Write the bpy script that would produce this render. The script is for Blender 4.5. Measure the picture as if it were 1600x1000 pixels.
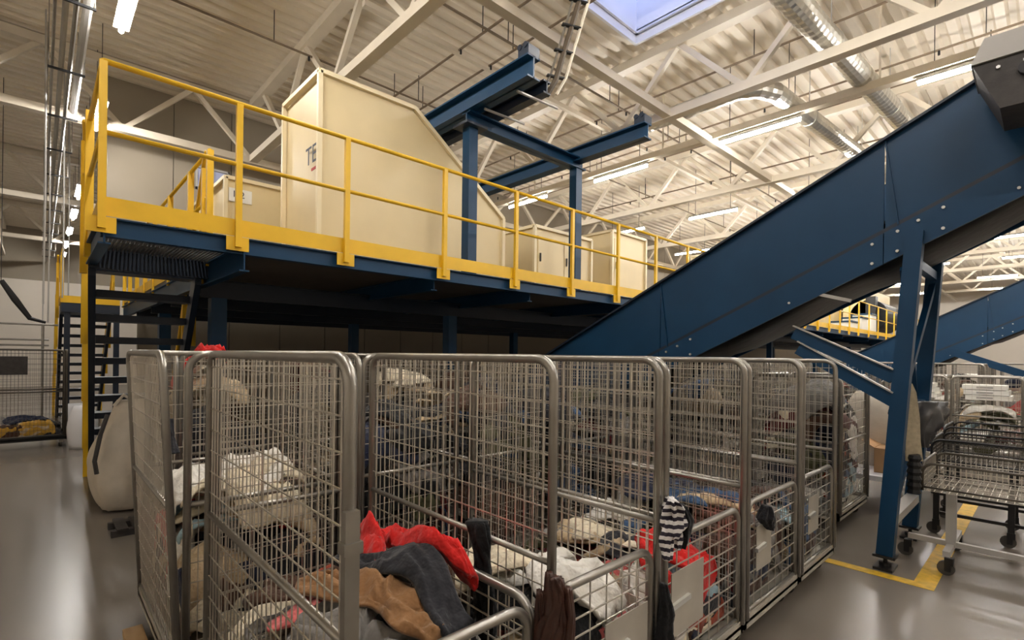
import bpy, math, random
from mathutils import Vector, Matrix, noise as mnoise

for _o in list(bpy.data.objects):
    bpy.data.objects.remove(_o)
SC = bpy.context.scene
COL = SC.collection

# ------------------------------------------------------------------ camera, world, exposure
F_PX, YAW, ROLL, CAM_H, HOR = 790.0, math.radians(46.93), math.radians(0.72), 1.80, 556.0
cam_d = bpy.data.cameras.new('camera')
cam = bpy.data.objects.new('camera', cam_d)
COL.objects.link(cam)
cam_d.sensor_width = 36.0
cam_d.lens = F_PX / 1600.0 * 36.0
cam_d.shift_y = (HOR - 500.0) / 1600.0
cam_d.clip_start = 0.05
cam_d.clip_end = 200
_f = Vector((math.cos(YAW), math.sin(YAW), 0))
_r = Vector((math.sin(YAW), -math.cos(YAW), 0))
_u = Vector((0, 0, 1))
_r2 = _r * math.cos(ROLL) + _u * math.sin(ROLL)
_u2 = _u * math.cos(ROLL) - _r * math.sin(ROLL)
_m = Matrix((_r2, _u2, -_f)).transposed().to_4x4()
_m.translation = Vector((0, 0, CAM_H))
cam.matrix_world = _m
SC.camera = cam

world = bpy.data.worlds.new('dusk_sky')
SC.world = world
world.use_nodes = True
_bg = world.node_tree.nodes['Background']
_bg.inputs[0].default_value = (0.50, 0.60, 1.0, 1)
_bg.inputs[1].default_value = 0.85

TUBE_STRENGTH = 70.0
SC.view_settings.view_transform = 'Standard'
SC.view_settings.look = 'None'
SC.view_settings.exposure = 1.42
SC.view_settings.gamma = 1.0
SC.view_settings.use_curve_mapping = False
SC.cycles.max_bounces = 6

# ------------------------------------------------------------------ materials
def srgb(r, g, b):
    def c(v):
        v /= 255.0
        return v / 12.92 if v <= 0.04045 else ((v + 0.055) / 1.055) ** 2.4
    return (c(r), c(g), c(b), 1.0)

MATS = {}
def mat(name, col, rough=0.5, metal=0.0, var=0.12, scale=6.0, bump=0.0, bscale=60.0, spec=0.5, stripes=None, rvar=0.0, sheen=0.0, detail=5):
    if name in MATS:
        return MATS[name]
    m = bpy.data.materials.new(name)
    m.use_nodes = True
    nt = m.node_tree
    b = nt.nodes['Principled BSDF']
    b.inputs['Roughness'].default_value = rough
    b.inputs['Metallic'].default_value = metal
    b.inputs['Specular IOR Level'].default_value = spec
    if sheen:
        b.inputs['Sheen Weight'].default_value = sheen
    tc = nt.nodes.new('ShaderNodeTexCoord')
    n = nt.nodes.new('ShaderNodeTexNoise')
    n.inputs['Scale'].default_value = scale
    n.inputs['Detail'].default_value = detail
    nt.links.new(tc.outputs['Object'], n.inputs['Vector'])
    ramp = nt.nodes.new('ShaderNodeValToRGB')
    ramp.color_ramp.elements[0].position = 0.3
    ramp.color_ramp.elements[1].position = 0.7
    lo = [max(0, c * (1 - var)) for c in col[:3]] + [1]
    hi = [min(1, c * (1 + var)) for c in col[:3]] + [1]
    ramp.color_ramp.elements[0].color = lo
    ramp.color_ramp.elements[1].color = hi
    nt.links.new(n.outputs['Fac'], ramp.inputs['Fac'])
    out = ramp.outputs['Color']
    if stripes:
        w = nt.nodes.new('ShaderNodeTexWave')
        w.inputs['Scale'].default_value = stripes[1]
        w.inputs['Distortion'].default_value = stripes[2] if len(stripes) > 2 else 0.3
        w.bands_direction = 'Z'
        nt.links.new(tc.outputs['Object'], w.inputs['Vector'])
        r2 = nt.nodes.new('ShaderNodeValToRGB')
        r2.color_ramp.interpolation = 'CONSTANT'
        r2.color_ramp.elements[0].color = (0, 0, 0, 1)
        r2.color_ramp.elements[1].position = 0.5
        r2.color_ramp.elements[1].color = (1, 1, 1, 1)
        nt.links.new(w.outputs['Fac'], r2.inputs['Fac'])
        mx = nt.nodes.new('ShaderNodeMix')
        mx.data_type = 'RGBA'
        nt.links.new(r2.outputs['Color'], mx.inputs[0])
        nt.links.new(out, mx.inputs[6])
        mx.inputs[7].default_value = stripes[0]
        out = mx.outputs[2]
    nt.links.new(out, b.inputs['Base Color'])
    if rvar:
        mr = nt.nodes.new('ShaderNodeMapRange')
        mr.inputs['To Min'].default_value = rough - rvar
        mr.inputs['To Max'].default_value = rough + rvar
        nt.links.new(n.outputs['Fac'], mr.inputs['Value'])
        nt.links.new(mr.outputs['Result'], b.inputs['Roughness'])
    if bump:
        n2 = nt.nodes.new('ShaderNodeTexNoise')
        n2.inputs['Scale'].default_value = bscale
        n2.inputs['Detail'].default_value = 3
        nt.links.new(tc.outputs['Object'], n2.inputs['Vector'])
        bp = nt.nodes.new('ShaderNodeBump')
        bp.inputs['Strength'].default_value = bump
        bp.inputs['Distance'].default_value = 0.03 if bump >= 1 else 0.01
        nt.links.new(n2.outputs['Fac'], bp.inputs['Height'])
        nt.links.new(bp.outputs['Normal'], b.inputs['Normal'])
    MATS[name] = m
    return m

def emit(name, col, strength):
    m = bpy.data.materials.new(name)
    m.use_nodes = True
    b = m.node_tree.nodes['Principled BSDF']
    b.inputs['Base Color'].default_value = (0.9, 0.9, 0.9, 1)
    b.inputs['Emission Color'].default_value = col
    b.inputs['Emission Strength'].default_value = strength
    MATS[name] = m
    return m

M_FLOOR = mat('polished_concrete', srgb(120, 112, 103), 0.25, 0, 0.06, 0.35, detail=1.0)
M_DECK = mat('painted_roof_sheet', srgb(226, 215, 196), 0.5, 0.0, 0.05, 1.5)
M_TRUSS = mat('cream_steel_paint', srgb(214, 203, 184), 0.45, 0, 0.06, 2)
M_WALLP = mat('taupe_wall_panel', srgb(150, 139, 122), 0.6, 0, 0.05, 0.7)
M_WALLW = mat('off_white_wall', srgb(226, 217, 204), 0.7, 0, 0.04, 0.5)
M_BLUE = mat('blue_machine_paint', srgb(16, 58, 90), 0.42, 0.0, 0.10, 2.0, 0.03, 40, 0.3)
M_BLUED = mat('dark_blue_steel', srgb(18, 32, 50), 0.45, 0.0, 0.12, 3.0)
M_YEL = mat('safety_yellow_paint', srgb(232, 184, 28), 0.42, 0, 0.07, 4)
M_YELM = mat('worn_yellow_floor_paint', srgb(214, 172, 44), 0.5, 0, 0.25, 14)
M_CREAM = mat('cream_panel_paint', srgb(226, 206, 160), 0.42, 0, 0.04, 2)
M_CREAMT = mat('cream_edge_angle', srgb(238, 222, 184), 0.4, 0, 0.03, 2)
M_ZINC = mat('galvanised_tube', srgb(156, 152, 145), 0.32, 0.8, 0.10, 9)
M_WIRE = mat('galvanised_wire', srgb(206, 200, 189), 0.30, 0.8, 0.08, 9)
M_WIRED = mat('dull_dark_wire', srgb(98, 92, 84), 0.5, 0.6, 0.1, 9)
M_PLATE = mat('brushed_zinc_plate', srgb(190, 184, 172), 0.42, 0.5, 0.10, 5)
M_DUCT = mat('spiral_duct_zinc', srgb(205, 203, 196), 0.28, 0.85, 0.08, 6)
M_BLACK = mat('black_rubber', srgb(7, 7, 8), 0.42, 0, 0.2, 5, 0.6, 7, 0.22)
M_BLKM = mat('black_metal', srgb(30, 30, 32), 0.45, 0.2, 0.1, 5)
M_DKGREY = mat('dark_unit_casing', srgb(58, 54, 52), 0.6, 0.1, 0.25, 14, 0.2, 40)
M_GREY = mat('light_grey_casing', srgb(178, 175, 170), 0.45, 0.1, 0.05, 3)
M_STEEL = mat('bolt_steel', srgb(215, 215, 212), 0.3, 0.8, 0.05, 10)
M_WHITEP = mat('white_lining', srgb(232, 232, 236), 0.55, 0, 0.02, 2)
M_GRAT = mat('steel_grating', srgb(150, 148, 144), 0.4, 0.6, 0.1, 6)
M_WOOD = mat('pale_wood', srgb(196, 160, 112), 0.6, 0, 0.18, 5)
M_CARD = mat('cardboard', srgb(176, 138, 98), 0.75, 0, 0.1, 4)
M_BAG = mat('woven_bulk_bag', srgb(208, 197, 180), 0.65, 0, 0.1, 5, 0.5, 8)
M_WHEEL = mat('grey_wheel', srgb(70, 66, 62), 0.5, 0, 0.1, 8)
M_DECKPL = mat('deck_board', srgb(92, 84, 74), 0.6, 0, 0.12, 3)
M_INK = mat('grey_ink', srgb(70, 74, 84), 0.6, 0, 0.02, 3)
M_INKR = mat('red_ink', srgb(180, 60, 50), 0.6, 0, 0.02, 3)
M_PAPER = mat('white_sticker', srgb(240, 238, 230), 0.5, 0, 0.02, 3)
M_TUBE = emit('lit_tube', (1.0, 0.965, 0.92, 1), TUBE_STRENGTH)

_g = bpy.data.materials.new('clear_skylight_glazing')
_g.use_nodes = True
_nt = _g.node_tree
_nt.nodes.clear()
_o1 = _nt.nodes.new('ShaderNodeOutputMaterial')
_t1 = _nt.nodes.new('ShaderNodeBsdfTransparent')
_t1.inputs[0].default_value = (0.92, 0.94, 1.0, 1)
_t2 = _nt.nodes.new('ShaderNodeBsdfGlossy')
_t2.inputs['Roughness'].default_value = 0.1
_mx = _nt.nodes.new('ShaderNodeMixShader')
_mx.inputs[0].default_value = 0.06
_nt.links.new(_t1.outputs[0], _mx.inputs[1])
_nt.links.new(_t2.outputs[0], _mx.inputs[2])
_nt.links.new(_mx.outputs[0], _o1.inputs[0])
M_GLASS = _g

# ------------------------------------------------------------------ mesh helpers
class MB:
    def __init__(self):
        self.v = []
        self.f = []
    def box(self, x0, y0, z0, x1, y1, z1):
        b = len(self.v)
        self.v += [(x0, y0, z0), (x1, y0, z0), (x1, y1, z0), (x0, y1, z0), (x0, y0, z1), (x1, y0, z1), (x1, y1, z1), (x0, y1, z1)]
        self.f += [tuple(b + i for i in q) for q in ((0, 3, 2, 1), (4, 5, 6, 7), (0, 1, 5, 4), (1, 2, 6, 5), (2, 3, 7, 6), (3, 0, 4, 7))]
        return self
    def bar(self, p0, p1, w, h, up=(0, 0, 1)):
        p0, p1, up = Vector(p0), Vector(p1), Vector(up)
        d = (p1 - p0).normalized()
        s = d.cross(up)
        if s.length < 1e-4:
            s = d.cross(Vector((1, 0, 0)))
        s.normalize()
        t = s.cross(d).normalized()
        b = len(self.v)
        for p in (p0, p1):
            for a, c in ((-1, -1), (1, -1), (1, 1), (-1, 1)):
                self.v.append(tuple(p + s * (a * w / 2) + t * (c * h / 2)))
        self.f += [tuple(b + i for i in q) for q in ((0, 3, 2, 1), (4, 5, 6, 7), (0, 1, 5, 4), (1, 2, 6, 5), (2, 3, 7, 6), (3, 0, 4, 7))]
        return self
    def path(self, pts, r, n=8, cap=True, radii=None):
        pts = [Vector(p) for p in pts]
        b = len(self.v)
        prev = None
        for i, p in enumerate(pts):
            d = (pts[min(i + 1, len(pts) - 1)] - pts[max(i - 1, 0)]).normalized()
            if prev is None:
                s = d.cross(Vector((0, 0, 1)))
                if s.length < 1e-3:
                    s = d.cross(Vector((1, 0, 0)))
            else:
                s = prev - d * prev.dot(d)
                if s.length < 1e-4:
                    s = d.cross(Vector((0.3, 0.5, 0.8)))
            s.normalize()
            prev = s
            t = d.cross(s)
            rr = radii[i] if radii else r
            for k in range(n):
                a = 2 * math.pi * (k + 0.5) / n
                self.v.append(tuple(p + s * (math.cos(a) * rr) + t * (math.sin(a) * rr)))
        for i in range(len(pts) - 1):
            for k in range(n):
                k2 = (k + 1) % n
                self.f.append((b + i * n + k, b + i * n + k2, b + (i + 1) * n + k2, b + (i + 1) * n + k))
        if cap:
            self.f.append(tuple(b + k for k in range(n))[::-1])
            e = b + (len(pts) - 1) * n
            self.f.append(tuple(e + k for k in range(n)))
        return self
    def tube(self, p0, p1, r, n=8, cap=True):
        return self.path([p0, p1], r, n, cap)
    def prism(self, poly, axis, a0, a1):
        """poly: 2-D outline; axis 0: (y,z) along x, 1: (x,z) along y, 2: (x,y) along z"""
        b = len(self.v)
        n = len(poly)
        for a in (a0, a1):
            for p, q in poly:
                self.v.append((a, p, q) if axis == 0 else ((p, a, q) if axis == 1 else (p, q, a)))
        for k in range(n):
            k2 = (k + 1) % n
            self.f.append((b + k, b + k2, b + n + k2, b + n + k))
        self.f.append(tuple(b + k for k in range(n))[::-1])
        self.f.append(tuple(b + n + k for k in range(n)))
        return self
    def build(self, name, m, parent=None, smooth=False, local=False):
        o0 = Vector((0, 0, 0))
        if parent is not None and not local:
            p = parent
            while p is not None:
                o0 += p.location
                p = p.parent
        me = bpy.data.meshes.new(name)
        me.from_pydata([tuple(Vector(v) - o0) for v in self.v], [], self.f)
        me.update()
        if smooth:
            for p in me.polygons:
                p.use_smooth = True
        me.materials.append(m)
        o = bpy.data.objects.new(name, me)
        COL.objects.link(o)
        if parent is not None:
            o.parent = parent
        return o

def fix_normals(o):
    import bmesh
    bm = bmesh.new()
    bm.from_mesh(o.data)
    bmesh.ops.recalc_face_normals(bm, faces=bm.faces)
    bm.to_mesh(o.data)
    bm.free()
    return o

def tag(o, label, cat=None, group=None, kind=None):
    o['label'] = label
    if cat:
        o['category'] = cat
    if group:
        o['group'] = group
    if kind:
        o['kind'] = kind
    return o

def thing(name, label, cat, loc=(0, 0, 0), group=None):
    o = bpy.data.objects.new(name, None)
    COL.objects.link(o)
    o.location = loc
    o.empty_display_size = 0.2
    tag(o, label, cat, group)
    return o

def struct(o, label, cat=None):
    return tag(o, label, cat, None, 'structure')

def rbox(x0, y0, z0, x1, y1, z1):
    return MB().box(x0, y0, z0, x1, y1, z1)

def lettering(parent, text, size, loc, rot, m, name='lettering'):
    cu = bpy.data.curves.new(name, 'FONT')
    cu.body = text
    cu.size = size
    cu.extrude = 0.001
    cu.align_x = 'CENTER'
    cu.align_y = 'CENTER'
    cu.materials.append(m)
    tmp = bpy.data.objects.new(name, cu)
    me = bpy.data.meshes.new_from_object(tmp)
    bpy.data.objects.remove(tmp)
    o = bpy.data.objects.new(name, me)
    COL.objects.link(o)
    o0 = Vector((0, 0, 0))
    p = parent
    while p is not None:
        o0 += p.location
        p = p.parent
    o.parent = parent
    o.location = Vector(loc) - o0
    o.rotation_euler = rot
    return o

# ------------------------------------------------------------------ the hall
XA, XB, YA, YB, YW, ZR = -6.0, 50.0, -9.0, 34.0, 13.9, 7.70
fl = rbox(XA, YA, -0.2, XB, YB, 0.0).build('floor', M_FLOOR)
struct(fl, 'polished grey concrete hall floor', 'floor')

SKY = [(6.4, 8.07, 2.9, 5.35)]     # skylight openings x0,x1,y0,y1
deck = MB()
per = 0.30
ny = int((YB - YA) / per) + 1
for i in range(ny):
    y = YA + i * per
    spans = [(XA, XB)]
    for (sx0, sx1, sy0, sy1) in SKY:
        if y + per > sy0 and y < sy1:
            new = []
            for a, b in spans:
                if a < sx0 and b > sx1:
                    new += [(a, sx0), (sx1, b)]
                else:
                    new.append((a, b))
            spans = new
    prof = [(0, 0), (0.13, 0), (0.17, 0.075), (0.26, 0.075), (0.30, 0)]
    for a, b in spans:
        k = len(deck.v)
        for x in (a, b):
            for (dy, dz) in prof:
                deck.v.append((x, y + dy, ZR + dz))
        for q in range(4):
            deck.f.append((k + q, k + q + 1, k + 5 + q + 1, k + 5 + q))
struct(deck.build('ceiling', M_DECK), 'cream corrugated steel roof deck', 'ceiling')
rf = MB()
for (a, b, c, d) in ((XA, SKY[0][0], YA, YB), (SKY[0][1], XB, YA, YB)):
    rf.box(a, c, ZR + 0.09, b, d, ZR + 0.2)
for s in SKY:
    rf.box(s[0], YA, ZR + 0.09, s[1], s[2], ZR + 0.2)
    rf.box(s[0], s[3], ZR + 0.09, s[1], YB, ZR + 0.2)
struct(rf.build('roof', M_DECK), 'roof build-up above the corrugated deck', 'roof')

for i, s in enumerate(SKY):
    sk = thing('skylight', ['pale blue square skylight with deep white shaft beside the middle truss',
                            'skylight over the second conveyor'][i], 'skylight', (s[0], s[2], ZR))
    sk['kind'] = 'structure'
    w = 0.05
    for (a, b, c, d) in ((s[0] - w, s[0], s[2] - w, s[3] + w), (s[1], s[1] + w, s[2] - w, s[3] + w), (s[0], s[1], s[2] - w, s[2]), (s[0], s[1], s[3], s[3] + w)):
        rbox(a, c, ZR - 0.06, b, d, ZR + 0.75).build('shaft_wall', M_WHITEP, sk)
    lip = MB()
    for (a, b, c, d) in ((s[0], s[0] + 0.05, s[2], s[3]), (s[1] - 0.05, s[1], s[2], s[3]), (s[0], s[1], s[2], s[2] + 0.05), (s[0], s[1], s[3] - 0.05, s[3])):
        lip.box(a, c, ZR + 0.10, b, d, ZR + 0.14)
    lip.build('shaft_lip', M_WHITEP, sk)
    g = rbox(s[0] - w, s[2] - w, ZR + 0.76, s[1] + w, s[3] + w, ZR + 0.77).build('pane', M_GLASS, sk)
    rbox((s[0] + s[1]) / 2 - 0.03, s[2], ZR + 0.70, (s[0] + s[1]) / 2 + 0.03, s[3], ZR + 0.755).build('glazing_bar', M_GREY, sk)

# walls: taupe panel wall behind the mezzanine (open over the aisle), far wall, the others out of view
wb = rbox(1.02, YW + 0.06, 4.3, XB, YW + 0.2, ZR + 0.05).box(1.6, YW + 0.06, 0, XB, YW + 0.2, 4.3).build('wall_back', M_WALLP)
struct(wb, 'taupe panelled partition wall behind the mezzanine', 'wall')
x = 1.02
while x < XB - 0.5:
    z0 = 4.3 if x < 1.5 else 0.0
    rbox(x + 0.008, YW, z0, min(x + (1.192 if x < 12 else 3.592), XB), YW + 0.055, ZR).build('wall_panel', M_WALLP, wb, local=True)
    x += 1.2 if x < 12 else 3.6
wf = rbox(XA, YB, 0, XB, YB + 0.2, 5.2).build('wall_far', M_WALLW)
struct(wf, 'off white end wall of the long aisle', 'wall')
rbox(XA, YB, 5.2, XB, YB + 0.2, ZR + 0.1).build('upper_cladding', M_WALLP, wf, local=True)
struct(rbox(XA - 0.2, YA, 0, XA, YB, ZR + 0.1).build('wall_left', M_WALLW), 'plain side wall beside the aisle', 'wall')
struct(rbox(XB, YA, 0, XB + 0.2, YB, ZR + 0.1).build('wall_right', M_WALLW), 'cream side wall at the end of the hall', 'wall')
struct(rbox(XA, YA - 0.2, 0, XB, YA, ZR + 0.1).build('wall_front', M_WALLW), 'plain wall opposite the mezzanine', 'wall')
w1 = thing('window_1', 'small high window with two bluish panes behind the railing', 'window', (3.0, YW, 5.7))
w1['kind'] = 'structure'
for k in range(2):
    rbox(2.70 + k * 0.34, YW - 0.03, 5.72, 3.00 + k * 0.34, YW - 0.015, 6.16).build('pane', mat('bluish_window_pane', srgb(176, 182, 214), 0.15, 0, 0.04, 2), w1)
fr = MB()
for xx in (2.66, 3.00, 3.34):
    fr.box(xx, YW - 0.05, 5.66, xx + 0.04, YW, 6.22)
for zz in (5.66, 6.17):
    fr.box(2.66, YW - 0.05, zz, 3.38, YW, zz + 0.05)
fr.build('window_frame', M_GREY, w1)

# yellow floor marking: an L round the conveyor legs
fm = MB().box(5.13, 0.62, 0.0005, 5.24, 3.0, 0.003).box(5.24, 0.62, 0.0005, 8.6, 0.76, 0.003)
struct(fm.build('floor_marking', M_YELM), 'worn yellow floor line round the conveyor legs', 'floor line')

# ------------------------------------------------------------------ roof steel
ZB, ZT = 6.30, 7.56
def truss(name, label, axis, c, a0, a1, n0):
    loc = (c, a0, ZB) if axis == 'y' else (a0, c, ZB)
    t = thing(name, label, 'roof truss', loc, 'roof trusses')
    P = (lambda s, z: (c, s, z)) if axis == 'y' else (lambda s, z: (s, c, z))
    MB().bar(P(a0, ZB), P(a1, ZB), 0.17, 0.15).build('bottom_chord', M_TRUSS, t)
    MB().bar(P(a0, ZT), P(a1, ZT), 0.20, 0.16).build('top_chord', M_TRUSS, t)
    b = n0
    while b > a0 + 1.2:
        b -= 2.43
    while b < a1 - 0.2:
        for tt in (b - 1.215, b + 1.215):
            if a0 < tt < a1 and b > a0:
                MB().bar(P(b, ZB), P(tt, ZT), 0.09, 0.09).build('web_member', M_TRUSS, t)
        b += 2.43
    return t
for xx, lab in ((-1.3, 'cream roof truss beside the aisle cable runs'), (3.6, 'cream roof truss above the tall cream hopper'),
                (8.5, 'cream roof truss along the edge of the blue skylight'), (13.4, 'cream roof truss beyond the spiral ducts'),
                (18.3, 'fourth cream roof truss, over the second conveyor'), (23.2, 'fifth cream roof truss along the hall'), (28.1, 'sixth cream roof truss along the hall'),
                (33.0, 'seventh cream roof truss along the hall'), (37.9, 'eighth cream roof truss along the hall'), (42.8, 'last cream roof truss before the end wall')):
    truss('roof_truss', lab, 'y', xx, YA + 0.1, 33.8 if xx < 0 else 12.75, 3.52)
truss('roof_truss', 'cream cross truss against the taupe panel wall', 'x', 12.92, -5.9, 49.8, 1.2)
truss('roof_truss', 'cream cross truss far down the aisle', 'x', 20.5, -5.9, 25.8, 0.4)
truss('roof_truss', 'cream cross truss nearest the aisle end wall', 'x', 28.0, -5.9, 25.8, 0.4)

o = MB().bar((3.6, 4.9, ZB), (49.8, 4.9, ZB), 0.15, 0.13).build('tie_beam', M_TRUSS)
tag(o, 'cream tie beam crossing under the trusses below the skylight', 'beam')
o = MB().bar((3.6, 7.3, ZT - 0.35), (49.8, 7.3, ZT - 0.35), 0.09, 0.09).build('tie_beam', M_TRUSS)
tag(o, 'thin cream tie between trusses behind the hopper', 'beam')
lr = thing('lighting_rail', 'cream channel rail carrying the tube lights under the ducts', 'rail', (10.15, YA, 6.38))
MB().bar((10.15, YA + 0.1, 6.38), (10.15, 12.7, 6.38), 0.16, 0.13).build('channel', M_TRUSS, lr)
for yy in (-6, -2, 2, 6, 10):
    MB().bar((10.15, yy, 6.44), (10.15, yy, ZR), 0.03, 0.03).build('hanger', M_TRUSS, lr)

# sprinkler pipes
spk = [('y', 5.4), ('y', 6.1), ('y', 9.3), ('y', 11.4), ('y', 12.3), ('y', 15.0), ('x', 6.4), ('x', 9.2)]
spl = ['between the hopper and the skylight', 'just short of the skylight', 'beyond the middle truss', 'between the two spiral ducts',
       'short of the third truss', 'beyond the third truss', 'crossing above the blue crane frame', 'crossing behind the hopper']
for (ax, c), l in zip(spk, spl):
    P = (lambda s, z: (c, s, z)) if ax == 'y' else (lambda s, z: (s, c, z))
    a0, a1 = (YA + .1, 12.7) if ax == 'y' else (-1.0, 23.0)
    t = thing('sprinkler_pipe', 'thin brown sprinkler pipe ' + l, 'pipe', P(a0, 7.25), 'sprinkler pipes')
    zz = 7.22 if ax == 'y' else 7.16
    MB().tube(P(a0, zz), P(a1, zz), 0.022, 6).build('pipe', mat('brown_pipe', srgb(120, 104, 86), 0.5), t)
    s = a0 + 1.0
    while s < a1:
        MB().bar(P(s, zz), P(s, ZR), 0.012, 0.012).build('hanger', M_BLKM, t)
        MB().tube(P(s + 0.6, zz), P(s + 0.6, zz - 0.09), 0.02, 6).build('sprinkler_head', M_BLKM, t)
        s += 2.9

# spiral ducts
def duct(name, label, pts, r):
    t = thing(name, label, 'duct', pts[0])
    pts = [Vector(p) for p in pts]
    P, R = [], []
    for a, b in zip(pts[:-1], pts[1:]):
        n = max(2, int((b - a).length / 0.07))
        for i in range(n):
            P.append(a.lerp(b, i / n))
            R.append(r * (1.035 if len(P) % 2 else 0.985))
    P.append(pts[-1]); R.append(r)
    fix_normals(MB().path(P, r, 16, True, R).build('duct_tube', M_DUCT, t))
    s = 1.5
    L = (pts[-1] - pts[-2]).length
    while s < L:
        p = pts[-2].lerp(pts[-1], s / L)
        d = (pts[-1] - pts[-2]).normalized()
        MB().tube(p - d * 0.04, p + d * 0.04, r * 1.07, 16).build('joint_band', M_DUCT, t)
        MB().bar(p + Vector((0, 0, r)), (p.x, p.y, ZR), 0.012, 0.012).build('hanger', M_STEEL, t)
        s += 3.0
duct('spiral_duct', 'long silver spiral duct passing over the middle truss', [(4.2, 2.6, 6.58), (24.5, 1.37, 6.58)], 0.17)
duct('spiral_duct', 'silver spiral duct with a bend near the lit tube light', [(9.15, 6.6, 6.62), (9.15, 3.9, 6.62), (9.3, 3.6, 6.6), (9.6, 3.44, 6.58), (24.5, 2.35, 6.58)], 0.16)

# tube lights
ORD = ['first', 'second', 'third', 'fourth', 'fifth', 'sixth', 'seventh', 'eighth', 'ninth', 'tenth', 'eleventh', 'twelfth', 'thirteenth']
def tube_light(x, y, z, label, group, L=1.5, hw=0.03):
    t = thing('tube_light', label, 'light', (x, y, z), group)
    MB().prism([(-hw, 0.036), (hw, 0.036), (hw * 0.8, 0.09), (-hw * 0.8, 0.09)], 1, -L / 2 - 0.02, L / 2 + 0.02).build('housing', M_GREY, t, local=True)
    MB().path([(0, -L / 2, 0), (0, L / 2, 0)], 0.032, 6).build('tube', M_TUBE, t, local=True)
    for s in (-0.55, 0.55):
        MB().bar((0, s, 0.09), (0, s, ZR - z), 0.01, 0.01).build('hanger', M_BLKM, t, local=True)
    return t
rows = [(0.78, [-1.6, 1.6, 4.8, 8.05, 12.3, 15.4, 18.6, 21.8, 25.0, 28.2, 31.4], 'over the aisle'),
        (5.5, [-4.0, -0.8, 2.3], 'above the front cages'),
        (10.15, [-5.6, -2.4, 0.75, 3.95, 7.15, 10.3], 'on the cream rail under the ducts'),
        (15.0, [-5.6, -2.4, 0.75, 3.95, 7.15, 10.3], 'beyond the third truss'),
        (19.8, [-2.4, 0.75, 3.95, 7.15, 10.3], 'above the second conveyor'), (24.8, [-2.4, 0.75, 3.95, 7.15, 10.3], 'beyond the second conveyor'),
        (29.8, [-2.4, 0.75, 3.95, 7.15, 10.3], 'over the far mezzanine machines'), (36.0, [-2.4, 2.0, 6.5], 'near the hall end'), (42.0, [-2.4, 2.0, 6.5], 'at the hall end wall')]
for rx, ys, lab in rows:
    for k, yy in enumerate(ys):
        tube_light(rx, yy, 6.2, 'lit tube light %s, %s from the front' % (lab, ORD[k]), 'tube lights', hw=0.09 if rx < 1 else 0.03)

# cable runs and light conduits over the aisle
for k, (cx, cz, r, mm) in enumerate(((0.10, 6.1, 0.02, M_ZINC), (0.20, 6.12, 0.035, M_GREY), (0.30, 6.1, 0.03, M_ZINC), (0.42, 6.28, 0.055, M_GREY))):
    o = MB().tube((cx, 2.0, cz), (cx, 33.5 if k < 3 else 12.6, cz), r, 8).build('conduit', mm)
    tag(o, ['thin zinc conduit at the outer side of the aisle cable runs', 'grey conduit second in the aisle cable runs',
            'zinc conduit third in the aisle cable runs', 'thick grey pipe beside the aisle cable runs'][k], 'pipe', 'aisle conduits')
ck = thing('conduit_bracket', 'dark cross brackets holding the aisle conduits', 'bracket', (0.25, 4.0, 6.0))
for k in range(14):
    yy = 4.0 + k * 2.1
    MB().bar((0.05, yy, 6.05), (0.48, yy, 6.05), 0.03, 0.03).build('crossbar', M_BLKM, ck)
    for xx in (0.06, 0.47):
        MB().bar((xx, yy, 6.05), (xx, yy, ZR), 0.014, 0.014).build('hanger', M_ZINC, ck)
for k, (cx, cy, zz) in enumerate(((0.03, 12.0, 2.6), (0.12, 15.0, 2.4), (0.33, 14.2, 2.9), (0.52, 17.5, 2.2), (0.05, 20.0, 2.5))):
    o = MB().path([(cx, cy, ZR + 0.03), (cx + 0.02, cy, 4.5), (cx + 0.01, cy + 0.03, zz)], 0.014, 6).build('drop_cable', M_GREY)
    tag(o, 'thin grey drop cable hanging over the aisle, %s from the front' % ORD[k], 'cable', 'aisle drop cables')

# ------------------------------------------------------------------ mezzanine
MX0, MX1, MY0, MY1, MZ = 0.33, 38.0, 4.90, 13.7, 2.82
SX1, SY0, SY1 = 1.32, 6.2, 9.75            # stair opening
mz = thing('mezzanine', 'long blue steel mezzanine with yellow railing and toe board', 'mezzanine', (MX0, MY0, 0))
rbox(SX1, MY0 + 0.05, MZ - 0.07, MX1, MY1, MZ).build('deck', M_DECKPL, mz)
g = MB()
for k in range(31):
    xx = MX0 + 0.05 + k * 0.031
    g.box(xx, MY0 + 0.05, MZ - 0.06, xx + 0.012, SY0, MZ)
for k in range(4):
    yy = MY0 + 0.15 + k * 0.22
    g.box(MX0 + 0.04, yy, MZ - 0.05, SX1, yy + 0.02, MZ - 0.01)
g.build('grating', M_GRAT, mz)
def channel(x0, y0, x1, y1, z0, z1, m=M_BLUE):
    b = MB()
    b.bar((x0, y0, (z0 + z1) / 2), (x1, y1, (z0 + z1) / 2), 0.012, z1 - z0)
    b.bar((x0, y0, z0 + 0.006), (x1, y1, z0 + 0.006), 0.08, 0.012)
    b.bar((x0, y0, z1 - 0.006), (x1, y1, z1 - 0.006), 0.08, 0.012)
    return b
ZB0 = MZ - 0.24
channel(MX0, MY0 + 0.05, MX1, MY0 + 0.05, ZB0 + 0.09, MZ - 0.005).build('edge_beam', M_BLUE, mz)
channel(MX0 + 0.02, MY0, MX0 + 0.02, SY0, ZB0 + 0.03, MZ - 0.005).build('edge_beam', M_BLUE, mz)
channel(MX0, SY0, SX1, SY0, ZB0 + 0.0, MZ - 0.005).build('edge_beam', M_BLUED, mz)
channel(SX1, MY0, SX1, MY1, ZB0 - 0.06, MZ - 0.07).build('joist', M_BLUE, mz)
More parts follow.
